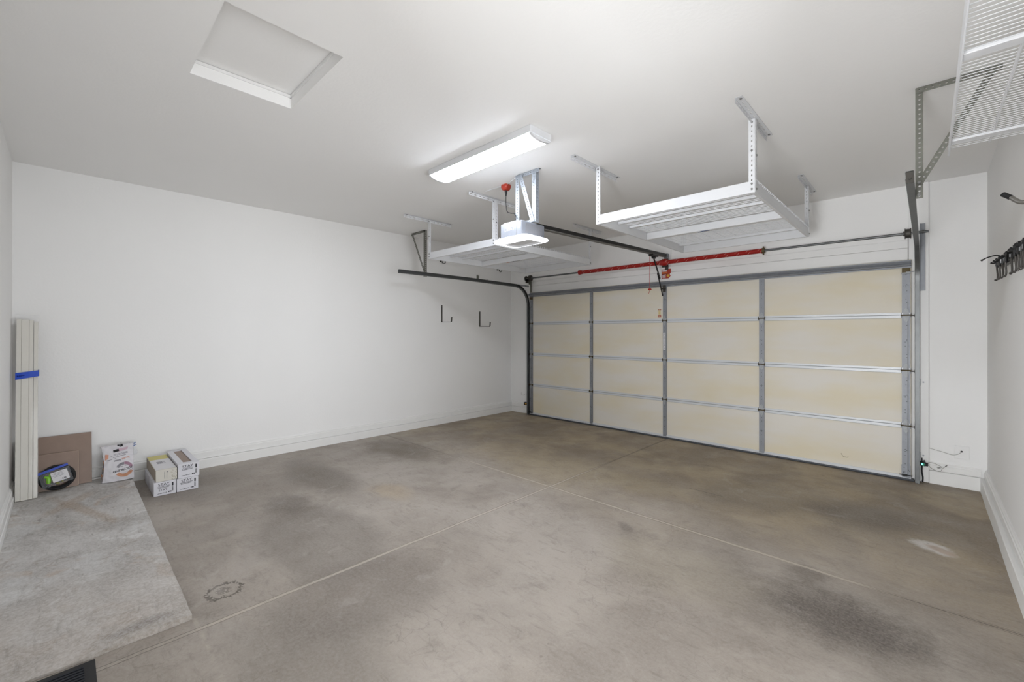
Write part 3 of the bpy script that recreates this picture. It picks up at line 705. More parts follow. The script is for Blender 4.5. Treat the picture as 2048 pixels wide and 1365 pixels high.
# small warning decal and paper strip
b = MB(); y = dy_ - 0.0012
b.m = 0; b.box((2.874, y, 1.741), (2.918, y + 0.001, 1.757)); b.box((2.874, y, 1.642), (2.918, y + 0.001, 1.67)); b.m = 1; b.box((2.878, y, 1.674), (2.914, y + 0.001, 1.738)); b.m = 2
for q in range(5): b.box((2.882, y - 0.0006, 1.681 + q * 0.011), (2.91 - (q % 2) * 0.006, y, 1.685 + q * 0.011))
b.m = 1; b.box((2.88, y - 0.0006, 1.648), (2.912, y, 1.652)); b.box((2.88, y - 0.0006, 1.658), (2.912, y, 1.662)); b.box((2.88, y - 0.0006, 1.746), (2.912, y, 1.751))
o = b.build('warning_label', [M['warn_red'], M['cream_print'], M['warn_yellow']], dr); o['label'] = 'small red and yellow warning decal'
b = MB(); y = dy_ - 0.0175; b.m = 0; b.box((2.956, y, 1.20), (2.988, y + 0.001, 1.43)); b.m = 1
for q in range(18): b.box((2.960 + (q % 3) * 0.003, y - 0.0006, 1.21 + q * 0.012), (2.984 - (q % 4) * 0.004, y, 1.214 + q * 0.012))
o = b.build('specification_label', [M['label'], M['ink_soft']], dr); o['label'] = 'white vertical specification label'

# ================================================================ door tracks
def track(xt, sg, label):
    # sg: +1 web on the -x side (left track), -1 for the right track
    t = thing('door_track', (xt, 5.93, 0), label, 'door track', 'garage door tracks')
    yv, zh, rad = 5.925, 2.235, 0.33
    pts = [(xt, yv, 0.002), (xt, yv, 1.0), (xt, yv, zh - rad)]
    for i in range(1, 13):
        a = PI / 2 * i / 12; pts.append((xt, yv - rad + rad * math.cos(a), zh - rad + rad * math.sin(a)))
    pts += [(xt, 4.6, zh + 0.012), (xt, 3.36, zh + 0.01)]
    w_, h_ = 0.030, 0.0245
    th = 0.0022
    prof = [(-w_ / 2, -h_), (w_ / 2, -h_), (w_ / 2 + 0.003, -h_ + 0.008), (w_ / 2 + 0.001, -h_ + 0.009), (w_ / 2 - 0.002, -h_ + th), (-w_ / 2 + th, -h_ + th),
            (-w_ / 2 + th, h_ - th), (w_ / 2 - 0.002, h_ - th), (w_ / 2 - 0.004, h_ - 0.011), (w_ / 2 + 0.001, h_ - 0.012), (w_ / 2 + 0.003, h_ - 0.006), (w_ / 2, h_), (-w_ / 2, h_)]
    prof = [(sg * a, b_) for a, b_ in prof]
    MB().sweep(pts, prof, (1, 0, 0)).build('track_rail', M['galv_dark'], t, smooth=True)
    xo = xt - sg * 0.017
    # flag bracket up to the spring shaft
    b = MB(); xa, xb = (xo - 0.012, xo + 0.035) if sg > 0 else (xo - 0.0, xo + 0.037)
    if sg > 0: xa, xb = 0.520, 0.556
    b.box((xa, 5.965, 1.83 if sg < 0 else 1.98), (xb, 5.968, 2.47 if sg < 0 else 2.36))
    b.box((xa, 5.93, 2.28), (xa + 0.003, 5.967, 2.47 if sg < 0 else 2.40))
    for zz in (1.86, 2.26): b.disc(((xa + xb) / 2, 5.962, zz), (0, 1, 0), 0.008, 6, 0.004)
    b.build('flag_bracket', M['galv'] if sg < 0 else M['angle'], t)
    # jamb brackets
    for zz in (0.255, 0.955, 1.86):
        b = MB(); xq = xo if sg > 0 else xo
        b.box((xq, 5.93, zz - 0.028), (xq - sg * 0.003, 5.994, zz + 0.028)); b.box((xq, 5.991, zz - 0.028), (xq - sg * 0.042, 5.9945, zz + 0.028))
        b.disc((xq - sg * 0.024, 5.988, zz), (0, 1, 0), 0.008, 6, 0.004)
        b.build('jamb_bracket', M['galv'], t)
    # punched strap from flag to the curve
    b = MB(); b.perf((xo - sg * 0.002, 5.62, 2.236), (0, 1, 0.0), (0, 0, 1), 0.34, 0.026, 0.03, 0.005); b.build('strap', M['galv'], t)
    # rear hanger: punched angle iron
    yh = 3.785; b = MB(); d = -sg
    b.perf((xo, yh, 2.215), (0, 0, 1), (d, 0, 0), H - 2.217, 0.032, 0.028, 0.0055)
    b.perf((xo, yh, 2.215), (0, 0, 1), (0, 1, 0), H - 2.217, 0.032, 0.028, 0.0055)
    b.build('drop_angle', M['angle'], t)
    Lc = 0.34
    b = MB(); b.perf((xo, yh, H - 0.0025), (d, 0, 0), (0, 1, 0), Lc, 0.032, 0.028, 0.0055); b.perf((xo, yh - 0.002, H - 0.034), (d, 0, 0), (0, 0, 1), Lc, 0.032, 0.028, 0.0055)
    b.build('ceiling_angle', M['angle'], t)
    p0 = Vector((xo + d * 0.016, yh - 0.006, 2.30)); p1 = Vector((xo + d * (Lc - 0.04), yh - 0.006, H - 0.03)); dl = (p1 - p0).normalized(); dw = Vector((0, 1, 0)).cross(dl)
    b = MB(); b.perf(p0 - dw * 0.015, dl, dw, (p1 - p0).length, 0.030, 0.028, 0.0055); b.build('brace', M['angle'], t)
    for zz in (2.235, 2.305): MB().disc((xo + d * 0.014, yh - 0.01, zz), (0, 1, 0), 0.008, 6, 0.005).build('bolt', M['bolt'], t)
    MB().disc((xt - sg * 0.022, yh + 0.015, 2.24), (1, 0, 0), 0.008, 6, 0.006).build('bolt', M['bolt'], t)
    return t, xo
tL, xoL = track(0.515, 1, 'left garage door track with curved top, hung by a punched angle triangle')
tR, xoR = track(5.468, -1, 'right garage door track with perforated hanger below the wire shelf')
b = MB(); b.box((5.452, 3.352, 2.205), (5.484, 3.358, 2.262)); b.disc((5.468, 3.348, 2.228), (0, 1, 0), 0.007, 6, 0.006)
o = b.build('end_stop', M['drum'], tR)
b = MB(); b.perf((0.497, 4.765, 2.262), (0, 0, 1), (0, 1, 0), 0.075, 0.028, 0.025, 0.005); b.perf((0.497, 4.765, 2.262), (0, 0, 1), (-1, 0, 0), 0.075, 0.026, 0.025, 0.005); b.build('drop_angle', M['angle'], tL)
b = MB(); b.cyl((0.5, 4.98, 2.262), (0.5, 4.98, 2.285), 0.004, 8); b.build('bolt', M['bolt'], tL)

# ================================================================ torsion springs
zs, ys = 2.378, 5.90
t = thing('torsion_spring_assembly', (2.98, ys, zs), 'steel shaft with two red torsion springs above the garage door', 'torsion springs')
MB().cyl((0.47, ys, zs), (5.545, ys, zs), 0.0125, 14).build('shaft', M['galv_dark'], t, smooth=True)
for (xa, xb, cone) in ((1.63, 2.925, 1), (3.03, 4.165, -1)):
    b = MB(); n = int((xb - xa) / 0.0062); prev = []
    rings = []
    for i in range(n * 3 + 1):
        x = xa + (xb - xa) * i / (n * 3); rr = 0.0255 + 0.0022 * math.sin(PI * ((i % 3) / 3.0))
        if i < 8 or i > n * 3 - 8: rr += 0.004
        rings.append([(x, ys + rr * math.cos(2 * PI * k / 16), zs + rr * math.sin(2 * PI * k / 16)) for k in range(16)])
    b.loft(rings); b.build('spring', M['spring'], t)
    xe = xa if cone > 0 else xb
    b = MB(); b.tube([(xe - 0.03, ys, zs), (xe - 0.028, ys, zs), (xe, ys, zs), (xe + 0.03, ys, zs)] if cone < 0 else [(xe + 0.03, ys, zs), (xe, ys, zs), (xe - 0.028, ys, zs), (xe - 0.03, ys, zs)], [0.028, 0.036, 0.036, 0.03] if cone < 0 else [0.03, 0.036, 0.036, 0.03], 12)
    if cone > 0: b.build('winding_cone', M['spring'], t)
    else:
        b = MB(); b.tube([(xb - 0.002, ys, zs), (xb + 0.022, ys, zs)], [0.034, 0.032], 12); b.box((xb + 0.002, ys - 0.006, zs + 0.02), (xb + 0.016, ys + 0.006, zs + 0.048)); b.box((xb + 0.002, ys - 0.006, zs - 0.05), (xb + 0.016, ys + 0.006, zs - 0.02)); b.build('winding_cone', M['rust'], t)
b = MB(); b.tube([(2.915, ys, zs), (2.935, ys, zs), (2.975, ys, zs), (2.99, ys, zs), (3.04, ys, zs)], [0.03, 0.036, 0.045, 0.05, 0.034], 14); b.build('centre_cone', M['spring'], t, smooth=True)
b = MB(); b.box((2.955, ys - 0.01, zs - 0.055), (2.96, 6.0, zs + 0.05)); b.box((2.955, 5.995, zs - 0.09), (3.0, 6.0, zs + 0.06)); b.disc((2.975, ys - 0.02, zs - 0.062), (0, 1, 0), 0.009, 6, 0.01); b.disc((3.005, ys - 0.02, zs - 0.06), (0, 1, 0), 0.009, 6, 0.01)
b.build('centre_bracket', M['drum'], t)
def drum(xa, xb):
    b = MB(); b.tube([(xa, ys, zs), (xa + 0.004, ys, zs), (xa + 0.006, ys, zs), (xb - 0.006, ys, zs), (xb - 0.004, ys, zs), (xb, ys, zs)], [0.05, 0.052, 0.043, 0.043, 0.052, 0.05], 24)
    for a in range(3): b.box((xa - 0.012, ys + 0.02 * math.cos(a * 2.1) - 0.005, zs + 0.02 * math.sin(a * 2.1) - 0.005), (xa + 0.002, ys + 0.02 * math.cos(a * 2.1) + 0.005, zs + 0.02 * math.sin(a * 2.1) + 0.005))
    b.build('cable_drum', M['drum'], t)
drum(0.565, 0.605); drum(5.38, 5.425)
b = MB(); b.tube([(0.485, ys, zs), (0.50, ys, zs)], 0.045, 18); b.box((0.49, ys - 0.02, zs - 0.075), (0.50, 5.96, zs - 0.02)); b.build('end_bearing', M['drum'], t)
b = MB(); b.tube([(5.505, ys, zs), (5.51, ys, zs)], 0.02, 14); b.build('end_bearing', M['drum'], t)
for xx in (0.585, 5.402):
    tag(MB().cyl((xx, ys + 0.048, zs - 0.03), (xx, dy_ - 0.037, 0.07), 0.0016, 5).build('lift_cable', M['wire_dark']), 'thin steel lift cable down the %s end of the garage door' % ('left' if xx < 1 else 'right'), 'cable', 'garage door lift cables')

# ================================================================ warning sign on the header
xa, xb, za, zb2 = 2.905, 3.035, 2.172, 2.300; y = 5.9985
t = thing('warning_sign', (2.97, y, za), 'red and orange safety notice on the header under the springs', 'sign')
b = MB(); b.m = 0
pts = [(xa, za), (xb - 0.03, za), (xb - 0.002, za + 0.035), (xb - 0.018, za + 0.055), (xb, za + 0.075), (xb, zb2), (xa, zb2)]
b.loft([[(px, y, pz) for px, pz in pts], [(px, y + 0.0012, pz) for px, pz in pts]]); b.build('backing', M['warn_red'], t)
b = MB(); yy = y - 0.0006
b.m = 0
for (ax, bx, az, bz) in ((0.008, 0.075, 0.102, 0.118), (0.008, 0.072, 0.094, 0.099), (0.008, 0.062, 0.046, 0.054), (0.01, 0.055, 0.036, 0.043), (0.01, 0.06, 0.028, 0.033), (0.008, 0.05, 0.018, 0.024), (0.012, 0.058, 0.009, 0.014)):
    b.box((xa + ax, yy, za + az), (xa + bx, yy + 0.001, za + bz))
b.m = 1; b.box((xa + 0.008, yy, za + 0.068), (xa + 0.08, yy + 0.001, za + 0.088)); b.m = 2; b.box((xa + 0.006, yy, za + 0.058), (xa + 0.084, yy + 0.001, za + 0.065))
b.m = 3
c = (xb - 0.038, za + 0.036); b.loft([[(c[0] + 0.024 * math.cos(PI / 2 * k), yy, c[1] + 0.024 * math.sin(PI / 2 * k)) for k in range(4)], [(c[0] + 0.024 * math.cos(PI / 2 * k), yy + 0.001, c[1] + 0.024 * math.sin(PI / 2 * k)) for k in range(4)]])
b.build('print', [M['label'], M['warn_orange'], M['warn_dark'], M['warn_yellow']], t)

# ================================================================ opener
op = thing('garage_door_opener', (2.94, 3.17, H), 'grey belt-drive garage opener with glowing lens hanging from angle irons', 'garage door opener')
def rrect(x0, x1, y0, y1, z, r, n=5):
    out = []
    for (cx, cy, a0) in ((x1 - r, y1 - r, 0), (x0 + r, y1 - r, PI / 2), (x0 + r, y0 + r, PI), (x1 - r, y0 + r, 3 * PI / 2)):
        for k in range(n + 1):
            a = a0 + PI / 2 * k / n; out.append((cx + r * math.cos(a), cy + r * math.sin(a), z))
    return out
bx0, bx1, by0, by1, bz0, bz1 = 2.795, 3.055, 2.995, 3.30, 2.262, 2.392
b = MB(); b.loft([rrect(bx0, bx1, by0, by1, bz0, 0.012), rrect(bx0, bx1, by0, by1, bz1 - 0.010, 0.012), rrect(bx0 + 0.005, bx1 - 0.005, by0 + 0.005, by1 - 0.005, bz1 - 0.003, 0.012), rrect(bx0 + 0.015, bx1 - 0.015, by0 + 0.015, by1 - 0.015, bz1, 0.01)])
body = b.build('body', M['body'], op, smooth=True)
b = MB()
b.box((bx1 - 0.062, by0 - 0.0015, bz0 + 0.005), (bx1 - 0.060, by0 + 0.001, bz1 - 0.01)); b.build('groove', M['grey_rail'], body)
# vent panel with dimples on the side face
b = MB(); b.m = 0; b.box((bx1 - 0.001, by0 + 0.045, bz0 + 0.03), (bx1 + 0.0015, by1 - 0.03, bz1 - 0.018)); b.m = 1
for i in range(26):
    for j in range(8): b.box((bx1 + 0.001, by0 + 0.05 + i * 0.0085, bz0 + 0.036 + j * 0.0095), (bx1 + 0.0024, by0 + 0.0535 + i * 0.0085, bz0 + 0.040 + j * 0.0095))
b.build('vent', [M['vent'], M['body']], body)
MB().box((bx0 + 0.01, by0 + 0.03, bz1 - 0.001), (bx1 - 0.08, by1 - 0.05, bz1 + 0.012)).build('top_plate', M['enamel'], body, bevel=0.003)
b = MB()
for (a, c) in (((2.855, bz0 + 0.058), (2.96, bz0 + 0.060)), ((2.855, bz0 + 0.082), (2.96, bz0 + 0.084)), ((2.855, bz0 + 0.050), (2.858, bz0 + 0.090)), ((2.957, bz0 + 0.058), (2.96, bz0 + 0.084))): b.box((a[0], by0 - 0.0018, a[1]), (c[0], by0 + 0.001, c[1]))
b.build('nameplate', M['enamel'], body)
text('LiftMaster', 0.017, (2.909, by0 - 0.0012, bz0 + 0.071), (1, 0, 0), (0, 0, 1), M['enamel'], op, 'lettering').parent = body
# glowing lens tray, flaring outwards
lx0, lx1, ly0, ly1 = 2.735, 3.17, 2.955, 3.24
b = MB(); b.loft([rrect(lx0 + 0.045, lx1 - 0.075, ly0 + 0.03, ly1 - 0.0, bz0 + 0.001, 0.02), rrect(lx0 + 0.012, lx1 - 0.02, ly0 + 0.008, ly1 + 0.0, bz0 - 0.014, 0.03), rrect(lx0, lx1, ly0, ly1, bz0 - 0.030, 0.035),
    rrect(lx0 + 0.008, lx1 - 0.008, ly0 + 0.006, ly1 - 0.004, bz0 - 0.040, 0.04), rrect(lx0 + 0.05, lx1 - 0.06, ly0 + 0.075, ly1 - 0.02, bz0 - 0.046, 0.03)], True, False)
b.build('light_lens', M['lens'], op, smooth=True)
b = MB(); b.loft([rrect(lx0 + 0.051, lx1 - 0.061, ly0 + 0.076, ly1 - 0.021, bz0 - 0.0455, 0.03), rrect(lx0 + 0.06, lx1 - 0.07, ly0 + 0.085, ly1 - 0.03, bz0 - 0.030, 0.028)], False, True)
b.build('underside', M['enamel'], op)
# hanging angle irons
yo = 3.17
b = MB(); b.perf((2.822, yo, H - 0.003), (1, 0, 0), (0, 1, 0), 0.275, 0.032, 0.028, 0.005); b.perf((2.822, yo, H - 0.035), (1, 0, 0), (0, 0, 1), 0.275, 0.032, 0.028, 0.005); b.build('ceiling_angle', M['bright_angle'], op)
def drop(xq, dx, zlo, nm='drop_angle'):
    b = MB(); b.perf((xq, yo - 0.004, zlo), (0, 0, 1), (dx, 0, 0), H - 0.002 - zlo, 0.044, 0.026, 0.0048); b.perf((xq, yo - 0.004, zlo), (0, 0, 1), (0, 1, 0), H - 0.002 - zlo, 0.040, 0.026, 0.0042); b.build(nm, M['bright_angle'], op)
drop(2.822, 1, bz1 + 0.016); drop(3.065, -1, bz1 + 0.006)
p0 = Vector((2.885, yo - 0.010, H - 0.02)); p1 = Vector((3.03, yo - 0.010, bz1 + 0.02)); dl = (p1 - p0).normalized(); dw = dl.cross(Vector((0, 1, 0))).normalized()
b = MB(); b.perf(p0 - dw * 0.02, dl, dw, (p1 - p0).length, 0.042, 0.026, 0.0048); b.perf(p0 - dw * 0.016, dl, (0, 1, 0), (p1 - p0).length, 0.02, 0.026, 0.004); b.build('brace', M['bright_angle'], op)
b = MB(); b.perf((2.98, yo - 0.03, bz1 + 0.004), (0, 1, 0), (1, 0, 0), 0.14, 0.03, 0.028, 0.005); b.perf((2.80, yo - 0.012, bz1 + 0.012), (1, 0, 0), (0, 0, 1), 0.27, 0.022, 0.028, 0.005); b.build('mounting_strap', M['bright_angle'], op)
# rail, trolley, arm
zr = lambda y: 2.392 + (y - 3.3) * 0.0305
b = MB(); b.m = 0
ya, yb = 3.26, 5.955
c0, c1 = Vector((2.985, ya, zr(ya))), Vector((2.985, yb, zr(yb))); d = (c1 - c0).normalized(); up = Vector((1, 0, 0)).cross(d)
b.obox((c0 + c1) / 2 + up * 0.008, d, (1, 0, 0), up, (c1 - c0).length / 2, 0.017, 0.018); b.m = 1
b.obox((c0 + c1) / 2 - up * 0.016, d, (1, 0, 0), up, (c1 - c0).length / 2, 0.024, 0.004)
b.build('rail', [M['black'], M['grey_rail']], op, bevel=0.002)
b = MB(); yc = 5.60; b.box((2.955, yc - 0.09, zr(yc) - 0.045), (3.015, yc + 0.07, zr(yc) - 0.018)); b.box((2.965, yc - 0.03, zr(yc) - 0.07), (3.0, yc + 0.03, zr(yc) - 0.045)); b.build('trolley', M['black'], op, bevel=0.004)
b = MB(); b.box((2.962, 5.945, zr(5.95) - 0.03), (3.008, 5.998, zr(5.95) + 0.03)); b.disc((3.012, 5.96, zr(5.95)), (1, 0, 0), 0.014, 8, 0.006); b.build('header_bracket', M['galv'], op)
b = MB(); b.bar((2.982, yc + 0.0, zr(yc) - 0.06), (2.975, 5.80, 2.15), 0.008, 0.024, (0, 1, 0)); b.bar((2.966, 5.745, 2.22), (2.964, 5.905, 1.93), 0.006, 0.024, (0, 1, 0)); b.build('door_arm', M['black'], op)
b = MB(); b.bar((2.966, 5.87, 2.025), (2.99, 5.93, 2.025), 0.02, 0.02); b.box((2.958, 5.915, 1.985), (2.992, 5.9385, 2.075)); b.disc((2.975, 5.91, 2.01), (0, 1, 0), 0.012, 8, 0.006); b.build('arm_bracket', M['drum'], op)
b = MB(); b.cyl((2.962, yc - 0.07, zr(yc) - 0.045), (2.962, yc - 0.07, 1.985), 0.003, 6); b.tube([(2.962, yc - 0.07, 1.99), (2.958, yc - 0.07, 1.96), (2.948, yc - 0.075, 1.935)], 0.003, 6); rc = b.build('release_cord', M['pull_red'], op)
b = MB(); b.tube([(2.94, yc - 0.07, 1.985), (2.952, yc - 0.07, 1.992), (2.972, yc - 0.07, 1.992), (2.984, yc - 0.07, 1.985)], [0.006, 0.011, 0.011, 0.006], 10); b.build('pull_handle', M['pull_red'], rc)
# red adapter on the ceiling and the cord to the opener
t = thing('outlet_adapter', (2.576, 3.275, H), 'red plug adapter on the ceiling beside the opener mount', 'adapter')
b = MB(); b.loft([rrect(2.54, 2.62, 3.25, 3.32, H - 0.001, 0.02), rrect(2.535, 2.625, 3.245, 3.325, H - 0.02, 0.025), rrect(2.545, 2.615, 3.25, 3.32, H - 0.045, 0.025), rrect(2.56, 2.60, 3.26, 3.31, H - 0.055, 0.015)]); b.build('housing', M['adapter'], t, smooth=True)
b = MB(); b.box((2.47, 3.19, H - 0.004), (2.56, 3.22, H)); 
b = MB(); b.tube([(2.31, 3.265, H - 0.004), (2.5, 3.268, H - 0.005), (2.55, 3.27, H - 0.006)], 0.003, 6); b.tube([(2.61, 3.27, H - 0.006), (2.76, 3.21, H - 0.005), (2.83, 3.19, H - 0.006)], 0.0025, 6); b.build('surface_cable', M['enamel'], t)
cord = MB()
def smooth_path(P, n=8):
    out = []
    P = [Vector(p) for p in P]
    for i in range(len(P) - 1):
        a, b_, c, d_ = P[max(i - 1, 0)], P[i], P[i + 1], P[min(i + 2, len(P) - 1)]
        for k in range(n):
            s = k / n; out.append(0.5 * ((2 * b_) + (c - a) * s + (2 * a - 5 * b_ + 4 * c - d_) * s * s + (3 * b_ - a - 3 * c + d_) * s ** 3))
    out.append(P[-1]); return out
cord.tube([(2.58, 3.285, H - 0.05), (2.58, 3.285, H - 0.075), (2.58, 3.285, H - 0.105)], [0.014, 0.012, 0.006], 10)
cord.tube(smooth_path([(2.58, 3.285, H - 0.09), (2.58, 3.285, H - 0.18), (2.62, 3.26, H - 0.27), (2.70, 3.22, H - 0.31), (2.79, 3.18, H - 0.34), (2.84, 3.15, H - 0.385), (2.845, 3.14, H - 0.42)]), 0.0036, 7)
for q in range(3):
    cord.tube([(2.838 + 0.025 * math.cos(a * PI / 6), 3.176 + 0.024 * math.sin(a * PI / 6), H - 0.425 - q * 0.014 + 0.003 * math.sin(a * PI / 6 + q)) for a in range(12)], 0.0035, 6, True)
o = cord.build('power_cord', M['rubber'], smooth=True); tag(o, 'black power cord looping from the red adapter down to the opener', 'cord')

# ================================================================ wire shelf on the right wall
ws = thing('wire_shelf', (XR, 2.6, 2.4), 'white ventilated wire shelf high on the right wall', 'wire shelf')
zsf = 2.40; xf = 5.617; ya, yb = 0.5, 3.55
b = MB(); n = int((yb - ya) / 0.0265)
for i in range(n + 1):
    y = ya + (yb - ya) * i / n; b.tube([(XR - 0.004, y, zsf), (xf + 0.003, y, zsf), (xf, y, zsf - 0.004), (xf, y, zsf - 0.034)], 0.0016, 5)
b.build('cross_wires', M['enamel'], ws)
b = MB()
for (xx, zz, r_) in ((xf - 0.001, zsf - 0.002, 0.0042), (xf - 0.001, zsf - 0.034, 0.0042), (5.762, zsf - 0.006, 0.0048), (XR - 0.008, zsf - 0.004, 0.003)): b.cyl((xx, ya, zz), (xx, yb + 0.01, zz), r_, 7)
b.build('long_rods', M['enamel'], ws)
for y in (1.2, 2.47, 3.40):
    b = MB(); b.box((xf + 0.004, y - 0.026, zsf - 0.022), (XR - 0.001, y + 0.026, zsf - 0.009)); b.box((XR - 0.006, y - 0.02, zsf - 0.10), (XR - 0.001, y + 0.02, zsf - 0.01)); br = b.build('shelf_bracket', M['enamel'], ws, bevel=0.003)
# ================================================================ hooks on the right wall
rail_y0, rail_y1 = 3.3, 4.95
t = thing('tool_rail', (XR, 4.2, 1.9), 'long black tool rail full of hooks on the right wall', 'tool rail')
rz = lambda y: 1.885 + (y - 3.9) * 0.035
b = MB(); c0, c1 = Vector((XR - 0.010, rail_y0, rz(rail_y0))), Vector((XR - 0.012, rail_y1, rz(rail_y1))); d = (c1 - c0).normalized()
b.obox((c0 + c1) / 2, d, (1, 0, 0), Vector((1, 0, 0)).cross(d), (c1 - c0).length / 2, 0.009, 0.026); b.build('rail', M['black'], t, bevel=0.002)
b = MB(); b.obox((c0 + c1) / 2 - Vector((0, 0, 0.034)), d, (1, 0, 0), Vector((1, 0, 0)).cross(d), (c1 - c0).length / 2, 0.008, 0.003); b.build('lip', M['hook_grey'], t)
spots = [4.93, 4.78, 4.62, 4.47, 4.22, 4.05, 3.94, 3.85, 3.78, 3.72]
names = ['farthest black hook, at the far end of the tool rail', 'second hook from the far end of the black tool rail', 'third hook from the far end of the black tool rail', 'fourth hook from the far end of the black tool rail', 'fifth hook from the far end of the black tool rail', 'sixth hook from the far end of the black tool rail', 'seventh hook from the far end of the black tool rail', 'eighth hook from the far end of the black tool rail', 'ninth hook from the far end of the black tool rail', 'black tool rail hook cut by the right edge of the photo']
y = spots[0]; z = rz(y)
first = thing('tool_hook', (XR - 0.022, y, z), names[0], 'hook', 'hooks on the black tool rail')
xh = XR - 0.022
MB().box((xh - 0.012, y - 0.014, z - 0.03), (xh + 0.0, y + 0.014, z + 0.034)).build('clip', M['black'], first, bevel=0.003)
b = MB(); b.box((xh - 0.016, y - 0.004, z - 0.02), (xh - 0.011, y + 0.004, z + 0.01)); b.build('screw', M['chrome'], first)
b = MB(); b.tube(smooth_path([(xh - 0.008, y, z + 0.01), (xh - 0.025, y, z + 0.004), (xh - 0.038, y, z + 0.010)], 5), [0.006] * 10 + [0.008], 8); b.build('upper_prong', M['rubber'], first)
b = MB(); b.tube(smooth_path([(xh - 0.008, y, z - 0.02), (xh - 0.006, y, z - 0.05), (xh - 0.004, y, z - 0.09), (xh - 0.006, y, z - 0.112), (xh - 0.012, y, z - 0.120), (xh - 0.018, y, z - 0.113)], 5), 0.005, 8); b.build('lower_prong', M['hook_dark'], first, smooth=True)
for k_, (yy, nm) in enumerate(zip(spots[1:], names[1:])):
    c = dup(first, (0, yy - spots[0], rz(yy) - z), nm); c.rotation_euler.z = (0.2, -0.15, 0.35, 0.9, -0.8, -0.6, 0.9, 0.1, -0.5)[k_] * 0.8
b = MB(); y = 4.62; z = rz(y) + 0.03; b.tube(smooth_path([(xh + 0.004, y, z - 0.02), (xh - 0.03, y, z + 0.002), (xh - 0.07, y + 0.02, z - 0.004), (xh - 0.10, y + 0.04, z - 0.02)], 5), [0.004] * 14 + [0.007, 0.007], 8)
o = b.build('rail_prong', M['black'], smooth=True); tag(o, 'thin black curved prong sticking out above the tool rail', 'hook')
t = thing('storage_hook', (XR, 3.42, 2.12), 'large grey hook with black tip, on the right wall above the tool rail', 'hook')
b = MB(); b.tube(smooth_path([(XR - 0.004, 3.30, 2.02), (XR - 0.05, 3.31, 2.015), (XR - 0.085, 3.33, 2.022), (XR - 0.115, 3.36, 2.062)], 6), 0.0095, 10); b.box((XR - 0.006, 3.27, 1.96), (XR - 0.0005, 3.33, 2.08)); b.build('arm', M['hook_coat'], t, smooth=True)
b = MB(); b.cyl((XR - 0.110, 3.353, 2.053), (XR - 0.132, 3.375, 2.078), 0.011, 10); b.build('rubber_tip', M['rubber'], t)

# ================================================================ hooks on the left wall
def jhook(y, z1, z0, reach, label):
    t = thing('wall_hook', (0, y, z0), label, 'hook', 'grey J-shaped hooks on the left wall')
    MB().box((0.0005, y - 0.012, z0), (0.008, y + 0.012, z1)).build('wall_plate', M['hook_grey'], t, bevel=0.002)
    b = MB(); b.sweep([(0.004, y, z0 + 0.004), (reach - 0.02, y, z0), (reach - 0.006, y, z0 + 0.004), (reach + 0.0, y, z0 + 0.018), (reach + 0.006, y, z0 + 0.075)], [(-0.011, -0.003), (0.011, -0.003), (0.011, 0.003), (-0.011, 0.003)], (0, 1, 0)); b.build('arm', M['hook_grey'], t)
    b = MB(); b.disc((0.0095, y, z1 - 0.02), (1, 0, 0), 0.004, 8, 0.001); b.build('screw', M['bolt'], t)
jhook(4.445, 1.868, 1.60, 0.25, 'grey metal J hook on the left wall, nearer the camera')
jhook(5.250, 1.80, 1.538, 0.26, 'grey metal J hook on the left wall, closer to the garage door')
def uhook(y, label):
    t = thing('ladder_hook', (0, y, 2.56), label, 'hook', 'dark U-shaped hooks high on the left wall')
    b = MB(); b.tube([(0.004, y - 0.03, 2.57), (0.03, y - 0.03, 2.57)] + [(0.03 + 0.02, y - 0.032 * math.cos(PI * k / 10), 2.555 - 0.034 * math.sin(PI * k / 10)) for k in range(11)] + [(0.05, y + 0.032, 2.58)], 0.006, 8); b.build('hook', M['rubber'], t, smooth=True)
    b = MB(); b.box((0.0005, y - 0.045, 2.55), (0.006, y - 0.015, 2.61)); b.build('wall_plate', M['hook_grey'], t)
uhook(4.45, 'dark U hook high on the left wall, under the rack, nearer the camera')
uhook(5.70, 'dark U hook high on the left wall, near the garage door corner')

# ================================================================ cable plate, wires and safety sensors
t = thing('cable_plate', (5.768, YD, 0.33), 'square white wall plate with a small cable hole, right of the door', 'wall plate')
MB().box((5.715, YD - 0.005, 0.268), (5.812, YD - 0.0003, 0.385)).build('plate', M['trim'], t, bevel=0.002)
b = MB(); b.disc((5.763, YD - 0.006, 0.335), (0, 1, 0), 0.008, 10, 0.002); b.build('cable_hole', M['darkhole'], t)
b = MB(); b.tube(smooth_path([(5.763, YD - 0.008, 0.333), (5.74, YD - 0.012, 0.308), (5.70, YD - 0.010, 0.294), (5.64, YD - 0.006, 0.308), (5.548, YD - 0.012, 0.330)], 8), 0.002, 6)
o = b.build('sensor_wire', M['wire'], smooth=True); tag(o, 'thin grey wire hanging from the square wall plate to the door jamb', 'wire')
b = MB(); b.tube(smooth_path([(5.53, 5.975, 0.19), (5.58, YD - 0.03, 0.195), (5.635, YD - 0.035, 0.168), (5.60, YD - 0.036, 0.16)], 8), 0.0022, 6); b.tube(smooth_path([(5.53, 5.975, 0.185), (5.57, YD - 0.036, 0.14), (5.62, YD - 0.036, 0.128), (5.64, YD - 0.036, 0.16), (5.67, YD - 0.036, 0.195)], 8), 0.0022, 6)
o = b.build('sensor_splice', M['wire'], smooth=True); tag(o, 'twisted wire splice on the baseboard beside the green sensor', 'wire')
b = MB(); b.m = 0; b.tube([(5.655, YD - 0.037, 0.18), (5.668, YD - 0.037, 0.193)], 0.004, 7); b.tube([(5.605, YD - 0.037, 0.157), (5.625, YD - 0.037, 0.163)], 0.004, 7); q = b.build('wire_nut', M['wire_dark']); q.parent = o
t = thing('safety_sensor', (5.49, 5.93, 0.19), 'black safety sensor with glowing green light beside the right track', 'sensor')
